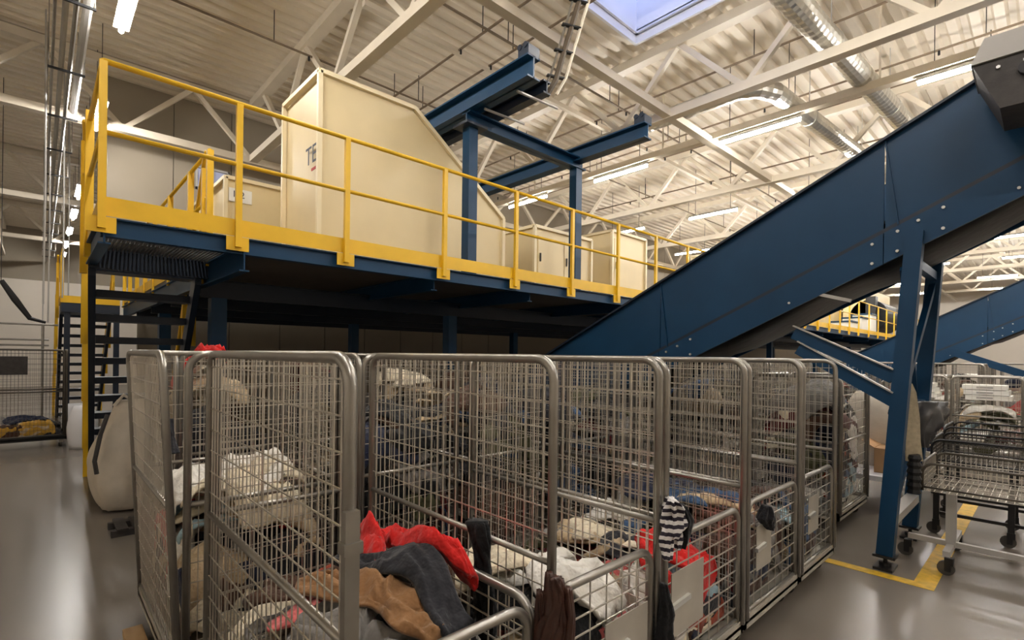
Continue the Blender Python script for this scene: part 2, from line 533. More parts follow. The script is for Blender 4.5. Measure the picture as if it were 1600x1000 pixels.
for k, xx in enumerate((3.4, 5.0, 7.2, 9.4, 11.6, 13.8, 16.0, 18.2, 20.4, 24.0, 28.0, 32.0)):
    channel(xx, MY0 + 0.1, xx, MY1, ZB0 - 0.02, MZ - 0.07).build('joist', M_BLUE, mz)
for yy in (6.6, 8.3, 10.0, 11.7):
    channel(SX1, yy, MX1, yy, ZB0 - 0.16, ZB0 + 0.05).build('main_beam', M_BLUED, mz)
for xx in (1.5, 4.8, 9.4, 13.8, 18.2, 23.0, 28.0, 33.0):
    for yy in (6.6, 10.0):
        c = MB().box(xx - 0.08, yy - 0.08, 0.015, xx + 0.08, yy + 0.08, ZB0 - 0.16).box(xx - 0.14, yy - 0.14, 0, xx + 0.14, yy + 0.14, 0.015)
        c.build('column', M_BLUE, mz)
# toe boards and railings
rbox(MX0 - 0.005, MY0 - 0.008, MZ, MX1, MY0, MZ + 0.145).build('toe_board', M_YEL, mz)
rbox(MX0 - 0.012, MY0 - 0.008, MZ, MX0 - 0.004, SY0, MZ + 0.145).build('toe_board', M_YEL, mz)
rbox(SX1 - 0.01, SY0, MZ, SX1, MY1, MZ + 0.145).build('toe_board', M_YEL, mz)
ZR1 = MZ + 1.15
posts = [0.33, 1.26, 2.25, 3.45, 4.6, 5.75, 6.9, 8.05, 9.2, 10.35, 11.5, 12.65, 13.8, 14.95, 16.1, 17.25, 18.4, 19.55, 20.7] + [21.95 + 1.5 * k for k in range(11)]
for xx in posts:
    p = MB().box(xx - 0.025, MY0 - 0.05, MZ - 0.10, xx + 0.025, MY0 - 0.01, ZR1)
    o = p.build('rail_post', M_YEL, mz)
    MB().box(xx - 0.09, MY0 - 0.022, MZ - 0.13, xx + 0.09, MY0 - 0.009, MZ - 0.01).build('foot_plate', M_YEL, o)
for zz, r in ((ZR1, 0.021), (MZ + 0.62, 0.019)):
    MB().tube((MX0, MY0 - 0.03, zz), (MX1, MY0 - 0.03, zz), r, 8).build('rail', M_YEL, mz, True)
    MB().tube((MX0, MY0 - 0.03, zz), (MX0, SY0 + 0.02, zz), r, 8).build('rail', M_YEL, mz, True)
    MB().tube((SX1, SY0, zz), (SX1, MY1, zz), r, 8).build('rail', M_YEL, mz, True)
rbox(MX0 - 0.035, SY0 - 0.03, MZ - 0.14, MX0 + 0.03, SY0 + 0.035, ZR1 + 0.08).build('rail_post', M_YEL, mz)
for yy in (SY0, 7.15, 8.45, SY1, 10.7, 11.7, 12.7, 13.6):
    rbox(SX1 - 0.03, yy - 0.03, MZ - 0.1, SX1 + 0.03, yy + 0.03, ZR1).build('rail_post', M_YEL, mz)

# ------------------------------------------------------------------ stairs
def staircase(label, y_top, x0=MX0 + 0.03, x1=SX1 - 0.08, run=3.15, skew=0.20):
    st = thing('staircase', label, 'stairs', (x0, y_top + run, 0))
    n = 12
    for k in range(n):
        f = (k + 0.6) / n
        z = MZ * (1 - f) - 0.02
        y = y_top + run * f
        dx = skew * f
        MB().box(x0 + 0.03 + dx, y - 0.06, z - 0.075, x1 - 0.03 + dx, y + 0.22, z).build('tread', M_BLUED, st)
    for xx in (x0, x1):
        m = MB().prism([(y_top, MZ - 0.30), (y_top + run - 0.30, 0.0), (y_top + run + 0.10, 0.0), (y_top + 0.0, MZ + 0.0)], 0, xx - 0.03, xx + 0.03)
        m.v = [(a + skew * (b - y_top) / run, b, c) for a, b, c in m.v]
        m.build('stringer', M_BLUED, st)
        xo = xx + (-0.065 if xx == x0 else 0.065)
        q = lambda f: xo + skew * f
        hr = [(xo, y_top, ZR1), (q(0.05), y_top + 0.15, ZR1 - 0.05), (q(1), y_top + run, 1.08), (q(1.05), y_top + run + 0.15, 0.98)]
        MB().path(hr, 0.022, 8).build('handrail', M_YEL, st, True)
        MB().path([(xo, y_top, ZR1 - 0.5), (q(1), y_top + run, 0.56)], 0.018, 8).build('mid_rail', M_YEL, st, True)
        for f in (0.04, 0.28, 0.52, 0.76, 1.0):
            yy = y_top + run * f
            zz = MZ * (1 - f)
            MB().box(q(f) - 0.028, yy - 0.03, max(0, zz - 0.16), q(f) + 0.028, yy + 0.03, zz + 1.11).build('baluster', M_YEL, st)
    return st
staircase('dark blue open-tread stairs with yellow handrails under the mezzanine landing', SY0 + 0.08)
s2 = staircase('distant dark blue stairs with yellow landing at the end of the aisle', 15.6, skew=0.0)
rbox(MX0, 14.4, MZ - 0.2, SX1, 15.6, MZ).build('landing', M_BLUED, s2)
rbox(MX0 - 0.01, 14.39, MZ, SX1, 14.4, MZ + 0.15).build('toe_board', M_YEL, s2)
rbox(MX0 - 0.02, 14.4, MZ, MX0, 15.6, MZ + 0.15).build('toe_board', M_YEL, s2)
for yy in (14.45, 15.0, 15.5):
    rbox(MX0, yy, MZ, MX0 + 0.04, yy + 0.04, ZR1).build('rail_post', M_YEL, s2)
for (xx, yy) in ((MX0 + 0.05, 14.45), (SX1 - 0.1, 14.45)):
    rbox(xx, yy, 0, xx + 0.1, yy + 0.1, MZ - 0.2).build('column', M_BLUED, s2)

# ------------------------------------------------------------------ machines on the mezzanine
HX0, HY0, HY1 = 2.27, 5.62, 6.78
hp = thing('hopper', 'tall cream hopper with a sloping top corner behind the yellow railing', 'hopper', (HX0, HY0, MZ))
prof = [(HX0, MZ), (5.05, MZ), (5.05, 3.85), (3.50, 4.97), (HX0, 4.97)]
body = MB().prism([(HX0 + 0.03, MZ + 0.02), (5.03, MZ + 0.02), (5.03, 3.83), (3.48, 4.94), (HX0 + 0.03, 4.94)], 1, HY0 + 0.03, HY1 - 0.03)
fix_normals(body.build('body', M_CREAM, hp))
for yy in (HY0 + 0.015, HY1 - 0.015):
    for a, b in zip(prof, prof[1:] + prof[:1]):
        MB().bar((a[0], yy, a[1]), (b[0], yy, b[1]), 0.05, 0.05, (0, 1, 0)).build('edge_angle', M_CREAMT, hp)
for (xx, zz) in ((HX0, 4.97), (3.50, 4.97), (5.05, 3.85), (HX0, MZ + 0.03)):
    MB().bar((xx, HY0, zz), (xx, HY1, zz), 0.05, 0.05).build('edge_angle', M_CREAMT, hp)
lettering(hp, 'TE', 0.30, (HX0 + 0.002, HY0 + 0.25, 4.08), (math.pi / 2, 0, -math.pi / 2), M_INK)
rbox(HX0 - 0.0, HY0 + 0.06, 3.90, HX0 + 0.006, HY0 + 0.24, 3.93).build('printed_line', M_INKR, hp)

def cabinet(name, label, x0, y0, x1, y1, h, cat='cabinet', z=MZ, doors=1):
    t = thing(name, label, cat, (x0, y0, z))
    rbox(x0 + 0.02, y0 + 0.02, z, x1 - 0.02, y1 - 0.02, z + h - 0.02).build('body', M_CREAM, t)
    for (a, b) in ((x0, y0), (x1, y0), (x0, y1), (x1, y1)):
        MB().bar((a, b, z), (a, b, z + h), 0.05, 0.05).build('corner_angle', M_CREAMT, t)
    for (a, b) in (((x0, y0), (x1, y0)), ((x0, y1), (x1, y1)), ((x0, y0), (x0, y1)), ((x1, y0), (x1, y1))):
        MB().bar((a[0], a[1], z + h), (b[0], b[1], z + h), 0.05, 0.05).build('top_angle', M_CREAMT, t)
    for k in range(doors):
        w = (x1 - x0 - 0.16) / doors
        d = rbox(x0 + 0.08 + k * w + 0.01, y0 + 0.005, z + 0.1, x0 + 0.08 + (k + 1) * w - 0.01, y0 + 0.02, z + h - 0.14).build('door', M_CREAM, t)
        rbox(x0 + 0.08 + k * w + 0.05, y0 - 0.015, z + h * 0.5, x0 + 0.08 + k * w + 0.07, y0 + 0.005, z + h * 0.5 + 0.14).build('handle', M_BLKM, d)
    return t
c1 = cabinet('cabinet', 'cream cabinet with a white number sticker behind the stairwell rail', 1.90, 8.0, 3.3, 8.75, 1.46)
rbox(1.94, 7.985, 3.95, 2.24, 8.004, 4.14).build('sticker', M_PAPER, c1)
lettering(c1, '1-2', 0.13, (2.06, 7.983, 4.055), (math.pi / 2, 0, 0), M_INK)
cabinet('cabinet', 'second cream cabinet in the row behind the stairwell rail', 1.90, 8.85, 3.3, 9.6, 1.46)
cabinet('cabinet', 'last cream cabinet in the row behind the stairwell rail', 1.90, 9.7, 3.3, 10.45, 1.46)
cabinet('cabinet', 'low cream double cabinet beyond the blue crane post', 6.0, 5.9, 7.5, 6.9, 1.15, doors=2)
cabinet('cabinet', 'cream cabinet halfway along the mezzanine', 8.3, 6.0, 9.5, 7.0, 1.5)
cabinet('cabinet', 'tall cream cabinet far along the mezzanine', 14.6, 6.6, 16.2, 7.6, 2.1, doors=2)
cabinet('cabinet', 'cream cabinet beside the black drum machine', 21.0, 6.6, 23.4, 7.8, 2.2, doors=2)
cabinet('cabinet', 'wide cream cabinet row added as bright backdrop on the far mezzanine', 25.0, 7.6, 37.0, 8.6, 3.2, doors=8)  # cabinets added as a bright cream backdrop, standing in for a wall
dm = thing('drum_machine', 'cream machine with a round black drum opening on the far mezzanine', 'machine', (29.0, 5.9, MZ))
rbox(30.2, 6.4, MZ, 35.5, 7.4, MZ + 2.6).build('body', M_CREAM, dm)
MB().tube((30.2, 6.3, MZ + 1.2), (33.6, 6.3, MZ + 1.2), 0.8, 24).build('drum', M_BLACK, dm)
rbox(29.6, 5.9, MZ, 30.1, 6.3, MZ + 2.1).build('control_post', M_BLKM, dm)
for k in range(3):
    o = thing('filled_tote', '%s pale tote with blue lid on the far mezzanine deck' % ORD[k], 'tote', (23.6 + 1.6 * k, 5.6, MZ))
    rbox(23.6 + 1.6 * k, 5.5, MZ, 24.6 + 1.6 * k, 6.2, MZ + 0.5 + 0.25 * k).build('bin', M_PAPER, o)
    rbox(23.55 + 1.6 * k, 5.45, MZ + 0.5 + 0.25 * k, 24.65 + 1.6 * k, 6.25, MZ + 0.56 + 0.25 * k).build('lid', M_BLUE, o)
o = MB().path([(15.0, 5.5, MZ), (15.0, 5.5, MZ + 0.35), (15.05, 5.5, MZ + 0.8), (15.0, 5.5, MZ + 1.0)], 0.3, 12, True, [0.30, 0.36, 0.33, 0.16]).build('filled_sack', M_WHITEP, None, True)
tag(o, 'white filled sack standing behind the far mezzanine rail', 'sack')
o = thing('sheet_stack', 'white folded sheets lying on the deck below the number sticker', 'sheets', (2.0, 6.9, MZ))
for k in range(4):
    rbox(1.75 + 0.02 * k, 6.9 + 0.015 * k, MZ + 0.05 * k + 0.001, 2.15 + 0.01 * k, 7.4, MZ + 0.05 * k + 0.045).build('sheet', M_PAPER, o)

# ------------------------------------------------------------------ blue crane frame
cr = thing('crane_frame', 'dark blue overhead crane frame standing on the mezzanine', 'crane', (4.07, 5.2, MZ))
def ibeam(p0, p1, w, h, t=0.02):
    p0, p1 = Vector(p0), Vector(p1)
    u = Vector((0, 0, 1))
    b = MB()
    b.bar(p0, p1, t, h)
    b.bar(p0 + u * (h / 2 - t / 2), p1 + u * (h / 2 - t / 2), w, t)
    b.bar(p0 - u * (h / 2 - t / 2), p1 - u * (h / 2 - t / 2), w, t)
    return b
ibeam((4.07, 4.05, 5.08), (4.07, 8.2, 5.08), 0.20, 0.26).build('bridge_beam', M_BLUE, cr)
ibeam((4.45, 4.2, 5.05), (4.45, 8.2, 5.05), 0.12, 0.16).build('bridge_beam', M_BLUED, cr)
ibeam((4.0, 5.2, 4.86), (6.35, 5.2, 4.86), 0.17, 0.18).build('cross_beam', M_BLUE, cr)
ibeam((6.2, 3.9, 4.98), (6.2, 8.2, 4.98), 0.18, 0.22).build('bridge_beam', M_BLUE, cr)
MB().box(4.0, 5.13, MZ, 4.14, 5.27, 4.78).build('column', M_BLUE, cr)
MB().box(6.13, 5.13, MZ, 6.27, 5.27, 4.78).build('column', M_BLUE, cr)
MB().box(3.9, 5.05, 4.74, 4.24, 5.35, 4.77).build('head_plate', M_BLUED, cr)
for yy in (4.35, 4.95):
    MB().tube((4.1, yy, 4.93), (4.75, yy - 0.05, 4.93), 0.018, 6).build('spacer_rod', M_GREY, cr)
for (xx, yy) in ((4.07, 4.1), (6.2, 3.95)):
    tr = MB().box(xx - 0.09, yy - 0.05, 5.2 if xx < 5 else 5.09, xx + 0.09, yy + 0.12, 5.32 if xx < 5 else 5.19)
    z = 5.32 if xx < 5 else 5.19
    tr.tube((xx - 0.1, yy, z), (xx + 0.1, yy, z), 0.035, 8).tube((xx - 0.1, yy + 0.09, z), (xx + 0.1, yy + 0.09, z), 0.035, 8)
    tr.tube((xx, yy + 0.05, z), (xx, yy + 0.05, z + 0.09), 0.015, 6)
    tr.build('end_trolley', M_BLUED, cr)
for (dx, dy) in ((-0.07, -0.06), (0.07, -0.06), (-0.07, 0.06), (0.07, 0.06)):
    MB().tube((4.07 + dx, 5.2 + dy, 4.77), (4.07 + dx, 5.2 + dy, 4.81), 0.018, 6).build('bolt', M_STEEL, cr)

# cable chain hanging from the roof down to the crane
cc = thing('cable_chain', 'brown cable chain with pipes rising from the crane to the roof', 'cable chain', (4.6, 4.3, 5.0))
MB().path([(4.55, 4.3, 5.02), (4.62, 4.22, 5.2), (4.85, 4.1, 6.1), (4.95, 4.0, 6.6), (5.6, 3.75, 7.0), (6.3, 3.4, 7.25)], 0.035, 6).build('chain', mat('brown_cable', srgb(86, 74, 60), 0.5), cc)
MB().path([(4.66, 4.24, 5.05), (4.74, 4.16, 5.25), (4.95, 4.04, 6.1), (5.05, 3.94, 6.55), (5.7, 3.7, 6.95), (6.3, 3.35, 7.2)], 0.02, 6).build('pipe', M_TRUSS, cc)
MB().path([(4.48, 4.32, 5.05), (4.56, 4.25, 5.25), (4.78, 4.14, 6.1), (4.88, 4.04, 6.65), (5.5, 3.8, 7.1), (6.3, 3.45, 7.3)], 0.014, 6).build('cable', M_ZINC, cc)
for k in range(5):
    f = k / 4
    p = Vector((4.62, 4.22, 5.25)).lerp(Vector((4.93, 4.02, 6.55)), f)
    MB().bar(p + Vector((-0.1, 0.05, 0)), p + Vector((0.13, -0.05, 0)), 0.05, 0.02).build('clamp', M_BLKM, cc)

# ------------------------------------------------------------------ conveyors
SLP = 0.478
def zt(y):
    return 3.28 - SLP * (y - 1.97)
def side_strip(x, w, y0, y1, top, bot, zf):
    return MB().prism([(y0, zf(y0) + bot), (y1, zf(y1) + bot), (y1, zf(y1) + top), (y0, zf(y0) + top)], 0, x - w / 2, x + w / 2)
def conveyor(label, xa, xb, y0, y1, zf, seams, legs, hall=2.4, zfoot=0.0):
    cv = thing('conveyor', label, 'conveyor', (xa, y1, 0))
    ys = [y0] + seams + [y1]
    for x, sgn in ((xa, -1), (xb, 1)):
        for a, b in zip(ys[:-1], ys[1:]):
            fix_normals(side_strip(x, 0.02, a + 0.006, b - 0.006, 0.0, -0.78, zf).build('side_panel', M_BLUE, cv))
            fix_normals(side_strip(x + sgn * 0.025, 0.03, a + 0.003, b - 0.003, -0.82, -1.09, zf).build('lower_channel', M_BLUE, cv))
        fix_normals(side_strip(x + sgn * 0.03, 0.07, y0, y1, 0.012, -0.012, zf).build('top_flange', M_BLUED, cv))  # darker blue puts the flange's shadow band into the colour
        fix_normals(side_strip(x + sgn * 0.005, 0.03, y0, y1, -0.78, -0.82, zf).build('ledge', M_BLUED, cv))
        for s in seams:
            fix_normals(MB().bar((x + sgn * 0.012, s, zf(s) - 0.01), (x + sgn * 0.012, s - 0.10, zf(s) - 0.76), 0.012, 0.03, (1, 0, 0)).build('seam_strip', M_BLUE, cv))
            for dy in (-0.30, -0.14, 0.0, 0.18):
                for dz in (-0.87, -1.04):
                    p = Vector((x + sgn * 0.04, s - 0.1 + dy, zf(s - 0.1 + dy) + dz))
                    MB().tube(p, p + Vector((sgn * 0.014, 0, 0)), 0.013, 8).build('bolt', M_STEEL, cv)
        for k in range(5):
            yy = y0 + (y1 - y0) * (k + 0.5) / 5
            p = Vector((x + sgn * 0.04, yy, zf(yy) - 1.02))
            MB().tube(p, p + Vector((sgn * 0.012, 0, 0)), 0.011, 8).build('bolt', M_STEEL, cv)
    fix_normals(side_strip((xa + xb) / 2, xb - xa - 0.03, y0, y1, -0.70, -0.73, zf).build('belt', M_BLACK, cv))
    # sagging black belt cover below the frame
    n = 26
    b = MB()
    W = (xb - xa) * 0.5
    for i in range(n + 1):
        y = y0 + (y1 - 0.4 - y0) * i / n
        sag = 0.04 * math.sin(i * 1.35) + 0.025 * math.sin(i * 2.9)
        for k in range(9):
            a = math.pi * k / 8
            b.v.append(((xa + xb) / 2 - math.cos(a) * W * 0.96, y, zf(y) - 1.03 - math.sin(a) ** 0.7 * (0.10 + sag * 0.8)))
    for i in range(n):
        for k in range(8):
            q = i * 9 + k
            b.f.append((q, q + 1, q + 10, q + 9))
    b.build('belt_cover', M_BLACK, cv, True)
    for (yb, yt) in legs:
        tops = []
        for x, sgn in ((xa, -1), (xb, 1)):
            xl = x + sgn * 0.03
            top = zf(yt) - 0.95
            l = MB().bar((xl, yb, 0.12), (xl, yt, top), 0.115, 0.12, (0, 1, 0)).build('leg', M_BLUE, cv)
            MB().box(xl - 0.08, yb - 0.08, 0.10, xl + 0.08, yb + 0.08, 0.12).build('end_plate', M_BLKM, l)
            MB().tube((xl, yb, 0.02), (xl, yb, 0.11), 0.016, 8).build('levelling_screw', M_BLKM, l)
            MB().prism([(xl - 0.11, yb - 0.07), (xl + 0.11, yb - 0.07), (xl + 0.11, yb + 0.07), (xl - 0.11, yb + 0.07)], 2, 0, 0.022).build('foot_plate', M_BLKM, l)
            MB().tube((xl, yb, 0.022), (xl, yb, 0.05), 0.045, 10).build('foot_hub', M_BLKM, l)
            tops.append((xl, top))
        at = lambda z: yb + (yt - yb) * z / tops[0][1]
        xl, xr, top = tops[0][0], tops[1][0], tops[0][1]
        for z in (top - 0.25, 1.38):
            MB().bar((xl, at(z), z), (xr, at(z), z), 0.06, 0.08).build('crossbar', M_BLUE, cv)
        MB().bar((xl, at(0.42), 0.42), (xr, at(0.42), 0.42), 0.10, 0.07).build('crossbar', M_GREY, cv)
        MB().bar((xl, at(1.4), 1.42), (xr, at(top - .3), top - 0.3), 0.05, 0.05).build('diagonal_brace', M_BLUE, cv)
        MB().bar((xr, at(1.4) + 0.06, 1.42), (xl, at(top - .3) + 0.06, top - 0.3), 0.05, 0.05).build('diagonal_brace', M_BLUE, cv)
        MB().bar((xl, at(.45), 0.45), (xr, at(1.3), 1.32), 0.05, 0.05).build('diagonal_brace', M_BLUE, cv)
    return cv
CXA, CXB = 5.42, 6.48
cv = conveyor('large blue inclined conveyor with sagging black belt cover above the cages', CXA, CXB, -2.2, 5.75, zt, [-0.6, 1.02, 3.2],
              [(0.98, 0.80)])
# diagonal channels from the front leg up to the frame, small strut, tail end supports
for dz in (0.0, -0.20):
    MB().bar((CXA - 0.05, 0.93, 1.66 + dz), (CXA - 0.05, 1.72 + dz * 0.2, 2.06 + dz * 0.75), 0.05, 0.12, (0, 0, 1)).build('diagonal_channel', M_BLUE, cv)
    MB().bar((CXA - 0.08, 0.93, 1.725 + dz), (CXA - 0.08, 1.72 + dz * 0.2, 2.125 + dz * 0.75), 0.05, 0.012, (0, 0, 1)).build('channel_lip_highlight', M_GREY, cv)  # pale grey strip: the flange highlight is put into its colour
MB().bar((CXA - 0.02, 1.52, 2.42), (CXA - 0.02, 1.26, 2.34), 0.03, 0.03).build('small_strut', M_GREY, cv)
for x in (CXA, CXB):
    MB().bar((x, 4.6, 0), (x, 4.6, zt(4.6) - 0.9), 0.1, 0.1).build('tail_leg', M_BLUE, cv)
    MB().bar((x, 5.65, 0), (x, 5.65, zt(5.65) - 0.9), 0.1, 0.1).build('tail_leg', M_BLUE, cv)
zt2 = lambda y: 2.92 - 0.53 * (y - 1.70)
cv2 = conveyor('second blue inclined conveyor farther back beside the far cages', 15.5, 16.6, -3.2, 3.7, zt2, [-1.2, 1.0], [(-0.9, -1.0), (2.2, 2.1)])
MB().bar((15.4, 1.55, 2.0), (15.4, -0.9, 1.0), 0.08, 0.16).build('diagonal_channel', M_BLUE, cv2)

# grey overhead unit beside the head of the conveyor
ou = thing('ceiling_unit', 'grey and black boxy unit hanging beside the upper conveyor', 'unit heater', (4.9, 0.0, 3.6))
fix_normals(MB().prism([(0.41, 3.86), (0.34, 4.02), (-0.75, 4.02), (-0.9, 3.86)], 0, 4.72, 5.26).build('casing', M_GREY, ou))
fix_normals(MB().prism([(0.40, 3.855), (-0.88, 3.855), (-0.75, 3.52), (0.26, 3.52)], 0, 4.74, 5.24).build('dark_hood', M_DKGREY, ou))
for k in range(6):
    MB().tube((4.735, 0.27 - k * 0.13, 3.80), (4.725, 0.27 - k * 0.13, 3.80), 0.012, 6).build('rivet', M_STEEL, ou)
MB().tube((4.735, 0.13, 3.74), (4.70, 0.13, 3.74), 0.045, 12).build('round_port', M_BLKM, ou)
for yy in (-0.6, 0.1):
    for xx in (4.78, 5.2):
        MB().tube((xx, yy, 4.0), (xx, yy, ZR), 0.01, 6).build('hanger', M_ZINC, ou)

# ------------------------------------------------------------------ wire cages
def panel(parent, A, B, z0, z1, splay=(0, 0), sv=0.05, sh=0.10, r=0.019, mid=True, wire=M_WIRE, tube=M_ZINC, plate=None, name='side_panel', rw=0.0028):
    A, B = Vector((A[0], A[1], 0)), Vector((B[0], B[1], 0))
    sp = Vector((splay[0], splay[1], 0))
    L = (B - A).length
    def P(s, z):
        return A.lerp(B, s / L) + sp * ((z - z0) / (z1 - z0)) + Vector((0, 0, z))
    c = 0.085
    pts = [P(0, z0)]
    for k in range(6):
        a = math.pi / 2 * k / 5
        pts.append(P(c - c * math.cos(a), z1 - c + c * math.sin(a)))
    for k in range(6):
        a = math.pi / 2 * (1 - k / 5)
        pts.append(P(L - c + c * math.cos(a), z1 - c + c * math.sin(a)))
    pts.append(P(L, z0))
    fr = MB().path(pts, r, 8)
    fr.tube(P(0, z0 + 0.03), P(L, z0 + 0.03), r * 0.7, 6)
    if mid and z1 - z0 > 1.2:
        fr.tube(P(0, z0 + (z1 - z0) * 0.52), P(L, z0 + (z1 - z0) * 0.52), r * 0.75, 6)
    o = fr.build(name, tube, parent, True)
    w = MB()
    n = max(2, int(L / sv))
    for k in range(1, n):
        s = L * k / n
        ztop = z1 - 0.004
        e = min(s, L - s)
        if e < c:
            ztop = z1 - c + math.sqrt(max(0, c * c - (c - e) ** 2))
        w.tube(P(s, z0 + 0.02), P(s, ztop), rw, 4, False)
    n = int((z1 - z0 - 0.08) / sh)
    for k in range(1, n + 1):
        z = z0 + 0.03 + sh * k
        if z < z1 - 0.02:
            w.tube(P(0, z), P(L, z), rw * 1.15, 4, False)
    w.build('wire_mesh', wire, o)
    if plate:
        s0, s1, za, zb = plate
        nrm = (B - A).normalized().cross(Vector((0, 0, 1))) * 0.02
        q = [P(s0, za) + nrm, P(s1, za) + nrm, P(s1, zb) + nrm, P(s0, zb) + nrm]
        m = MB()
        m.v = [tuple(p) for p in q] + [tuple(p + nrm * 0.25) for p in q]
        m.f = [(0, 3, 2, 1), (4, 5, 6, 7), (0, 1, 5, 4), (1, 2, 6, 5), (2, 3, 7, 6), (3, 0, 4, 7)]
        pl = m.build('latch_plate', M_PLATE, o)
        pa, pb = P(s0 - 0.02, (za + zb) / 2) + nrm * 1.6, P(s0 + (s1 - s0) * 0.5, (za + zb) / 2 + 0.01) + nrm * 1.6
        MB().bar(pa, pb, 0.02, 0.025).build('latch_bar', M_STEEL, pl)
    return o

def castor(parent, x, y, zb, r=0.055):
    c = MB().box(x - 0.035, y - 0.03, r + 0.02, x + 0.035, y + 0.03, zb).build('castor_fork', M_ZINC, parent)
    MB().tube((x - 0.016, y + 0.02, r), (x + 0.016, y + 0.02, r), r, 14).build('wheel', M_WHEEL, c)

def cage(label, x0, y0, x1, y1, h=1.79, left='full', right='full', front='half', rear='full', lz=None, wire=M_WIRE, tube=M_ZINC,
         splay=(0, 0), plate=None, sv=0.05, sh=0.10, group='wire mesh roll cages', fplate=None, rspan=None, gate_h=0.90):
    t = thing('roll_cage', label, 'roll cage', (x0, y0, 0), group)
    zb = 0.17
    b = MB().box(x0, y0, zb, x1, y1, zb + 0.02)
    for (a, c, d, e) in ((x0, y0, x1, y0 + 0.03), (x0, y1 - 0.03, x1, y1), (x0, y0, x0 + 0.03, y1), (x1 - 0.03, y0, x1, y1)):
        b.box(a, c, zb - 0.03, d, e, zb + 0.05)
    b.build('base', M_PLATE if tube is M_ZINC else M_BLKM, t)
    for xx in (x0 + 0.09, x1 - 0.09):
        for yy in (y0 + 0.1, y1 - 0.1):
            castor(t, xx, yy, zb)
    z0 = zb + 0.03
    def side(kind, A, B, sp=(0, 0), pl=None):
        if kind == 'full':
            panel(t, A, B, z0, h, sp, sv, sh, wire=wire, tube=tube)
        elif kind == 'half':
            panel(t, A, B, z0, gate_h, sp, sv * 2.2, sh * 0.75, wire=wire, tube=tube, plate=pl, name='gate', rw=0.0036)
    i = 0.018
    side(left, (x0 + i, y0), (x0 + i, y1), splay)
    if rspan:
        side(right, (x1 - i, rspan[0]), (x1 - i, rspan[1]))
    else:
        side(right, (x1 - i, y0), (x1 - i, y1))
    side(front, (x0 + 0.05, y0 + i), (x1 - 0.05, y0 + i), pl=plate)
    side(rear, (x0 + 0.04, y1 - i), (x1 - 0.04, y1 - i))
    return t

Y0, Y1 = 1.27, 2.72
CG = {}
def mk(key, label, desc, x0, y0, x1, y1, heap, n, pal, seed, **kw):
    t = cage(label, x0, y0, x1, y1, **kw)
    CG[key] = dict(desc=desc, x0=x0 + 0.05, x1=x1 - 0.05, y0=y0 + 0.06, y1=y1 - 0.06, heap=heap, n=n, pal=pal, seed=seed)
    return t
PALE = ['cream', 'white', 'white', 'cream', 'grey', 'black', 'brown', 'beige', 'navy', 'red', 'light blue', 'olive', 'charcoal', 'pink']
DARK = ['charcoal', 'black', 'brown', 'grey', 'navy', 'burgundy', 'charcoal', 'brown', 'beige', 'denim', 'olive', 'black', 'grey', 'cream', 'white']
MIX = DARK + ['white', 'grey', 'cream', 'light blue', 'pink', 'rust']
mk('A', 'wire roll cage by the stair landing with slightly outward leaning side', 'stair landing cage', 0.50, 2.95, 1.36, 4.20, 0.90, 34, PALE + ['charcoal', 'black', 'brown', 'grey'], 11, front='full', splay=(-0.08, 0.02))
cgb = mk('B', 'open-fronted roll cage nearest the camera holding the bright red jacket', 'red jacket cage', 0.585, Y0, 1.345, Y1 + 0.05, 0.80, 32, MIX + ['charcoal', 'grey', 'brown', 'white'], 12, right='half', rspan=(Y0 + 0.03, 2.02))
sl = rbox(0.578, 1.235, 0.2, 0.618, 1.262, 1.39).build('gate_sleeve', M_ZINC, cgb)
rbox(0.572, 1.228, 1.28, 0.624, 1.268, 1.31).build('collar', M_ZINC, sl)
mk('C', 'roll cage with a half gate beside the brown garment draped on its post', 'brown garment cage', 1.385, Y0, 2.16, Y1 - 0.05, 0.70, 32, PALE + ['charcoal', 'black', 'brown'], 13, plate=(0.30, 0.62, 0.42, 0.68), rear=None)
mk('D', 'roll cage with the striped cloth tied to its front post', 'striped cloth cage', 2.19, Y0, 3.13, Y1, 0.62, 28, MIX + ['white', 'cream'], 14, plate=(0.03, 0.36, 0.42, 0.74), rear=None)
mk('E', 'roll cage between the striped cloth cage and the end cage', 'second cage from the conveyor leg', 3.16, Y0, 4.12, Y1, 0.80, 22, DARK, 15, plate=(0.10, 0.34, 0.46, 0.74), rear=None)
mk('F', 'end roll cage of the front row beside the blue conveyor leg', 'cage beside the conveyor leg', 4.15, Y0, 5.0, Y1, 0.66, 20, DARK + ['denim', 'light blue'], 16, plate=(0.10, 0.34, 0.46, 0.74), rear=None)
for k, (a, b, hp_) in enumerate(((1.44, 2.28, 1.40), (2.33, 3.2, 1.52), (3.25, 4.12, 1.48), (4.17, 5.05, 1.40))):
    mk('R%d' % k, '%s roll cage of the middle row counted from the stair side' % ORD[k + 1], '%s cage of the middle row' % ORD[k + 1], a, 2.95, b, 4.25, hp_, 21, DARK, 20 + k, front='full', right=None if k < 3 else 'full', rear=None)
for k, (a, b, hp_) in enumerate(((0.72, 1.55, 1.66), (1.62, 2.5, 1.70), (2.58, 3.45, 1.66), (3.52, 4.4, 1.6))):
    mk('T%d' % k, '%s heaped roll cage of the back row under the mezzanine edge' % ORD[k], '%s heaped cage under the mezzanine' % ORD[k], a, 4.42, b, 5.66, hp_, 13,
       DARK, 30 + k, front='full', left='full' if k == 0 else None, right=None if k < 3 else 'full')
mk('G', 'roll cage stuffed to the rim with clothes beneath the blue conveyor', 'brim-full cage beneath the conveyor', 6.0, 1.48, 7.15, 2.35, 1.52, 44, MIX + DARK, 41, front='full', h=1.62, sv=0.06)
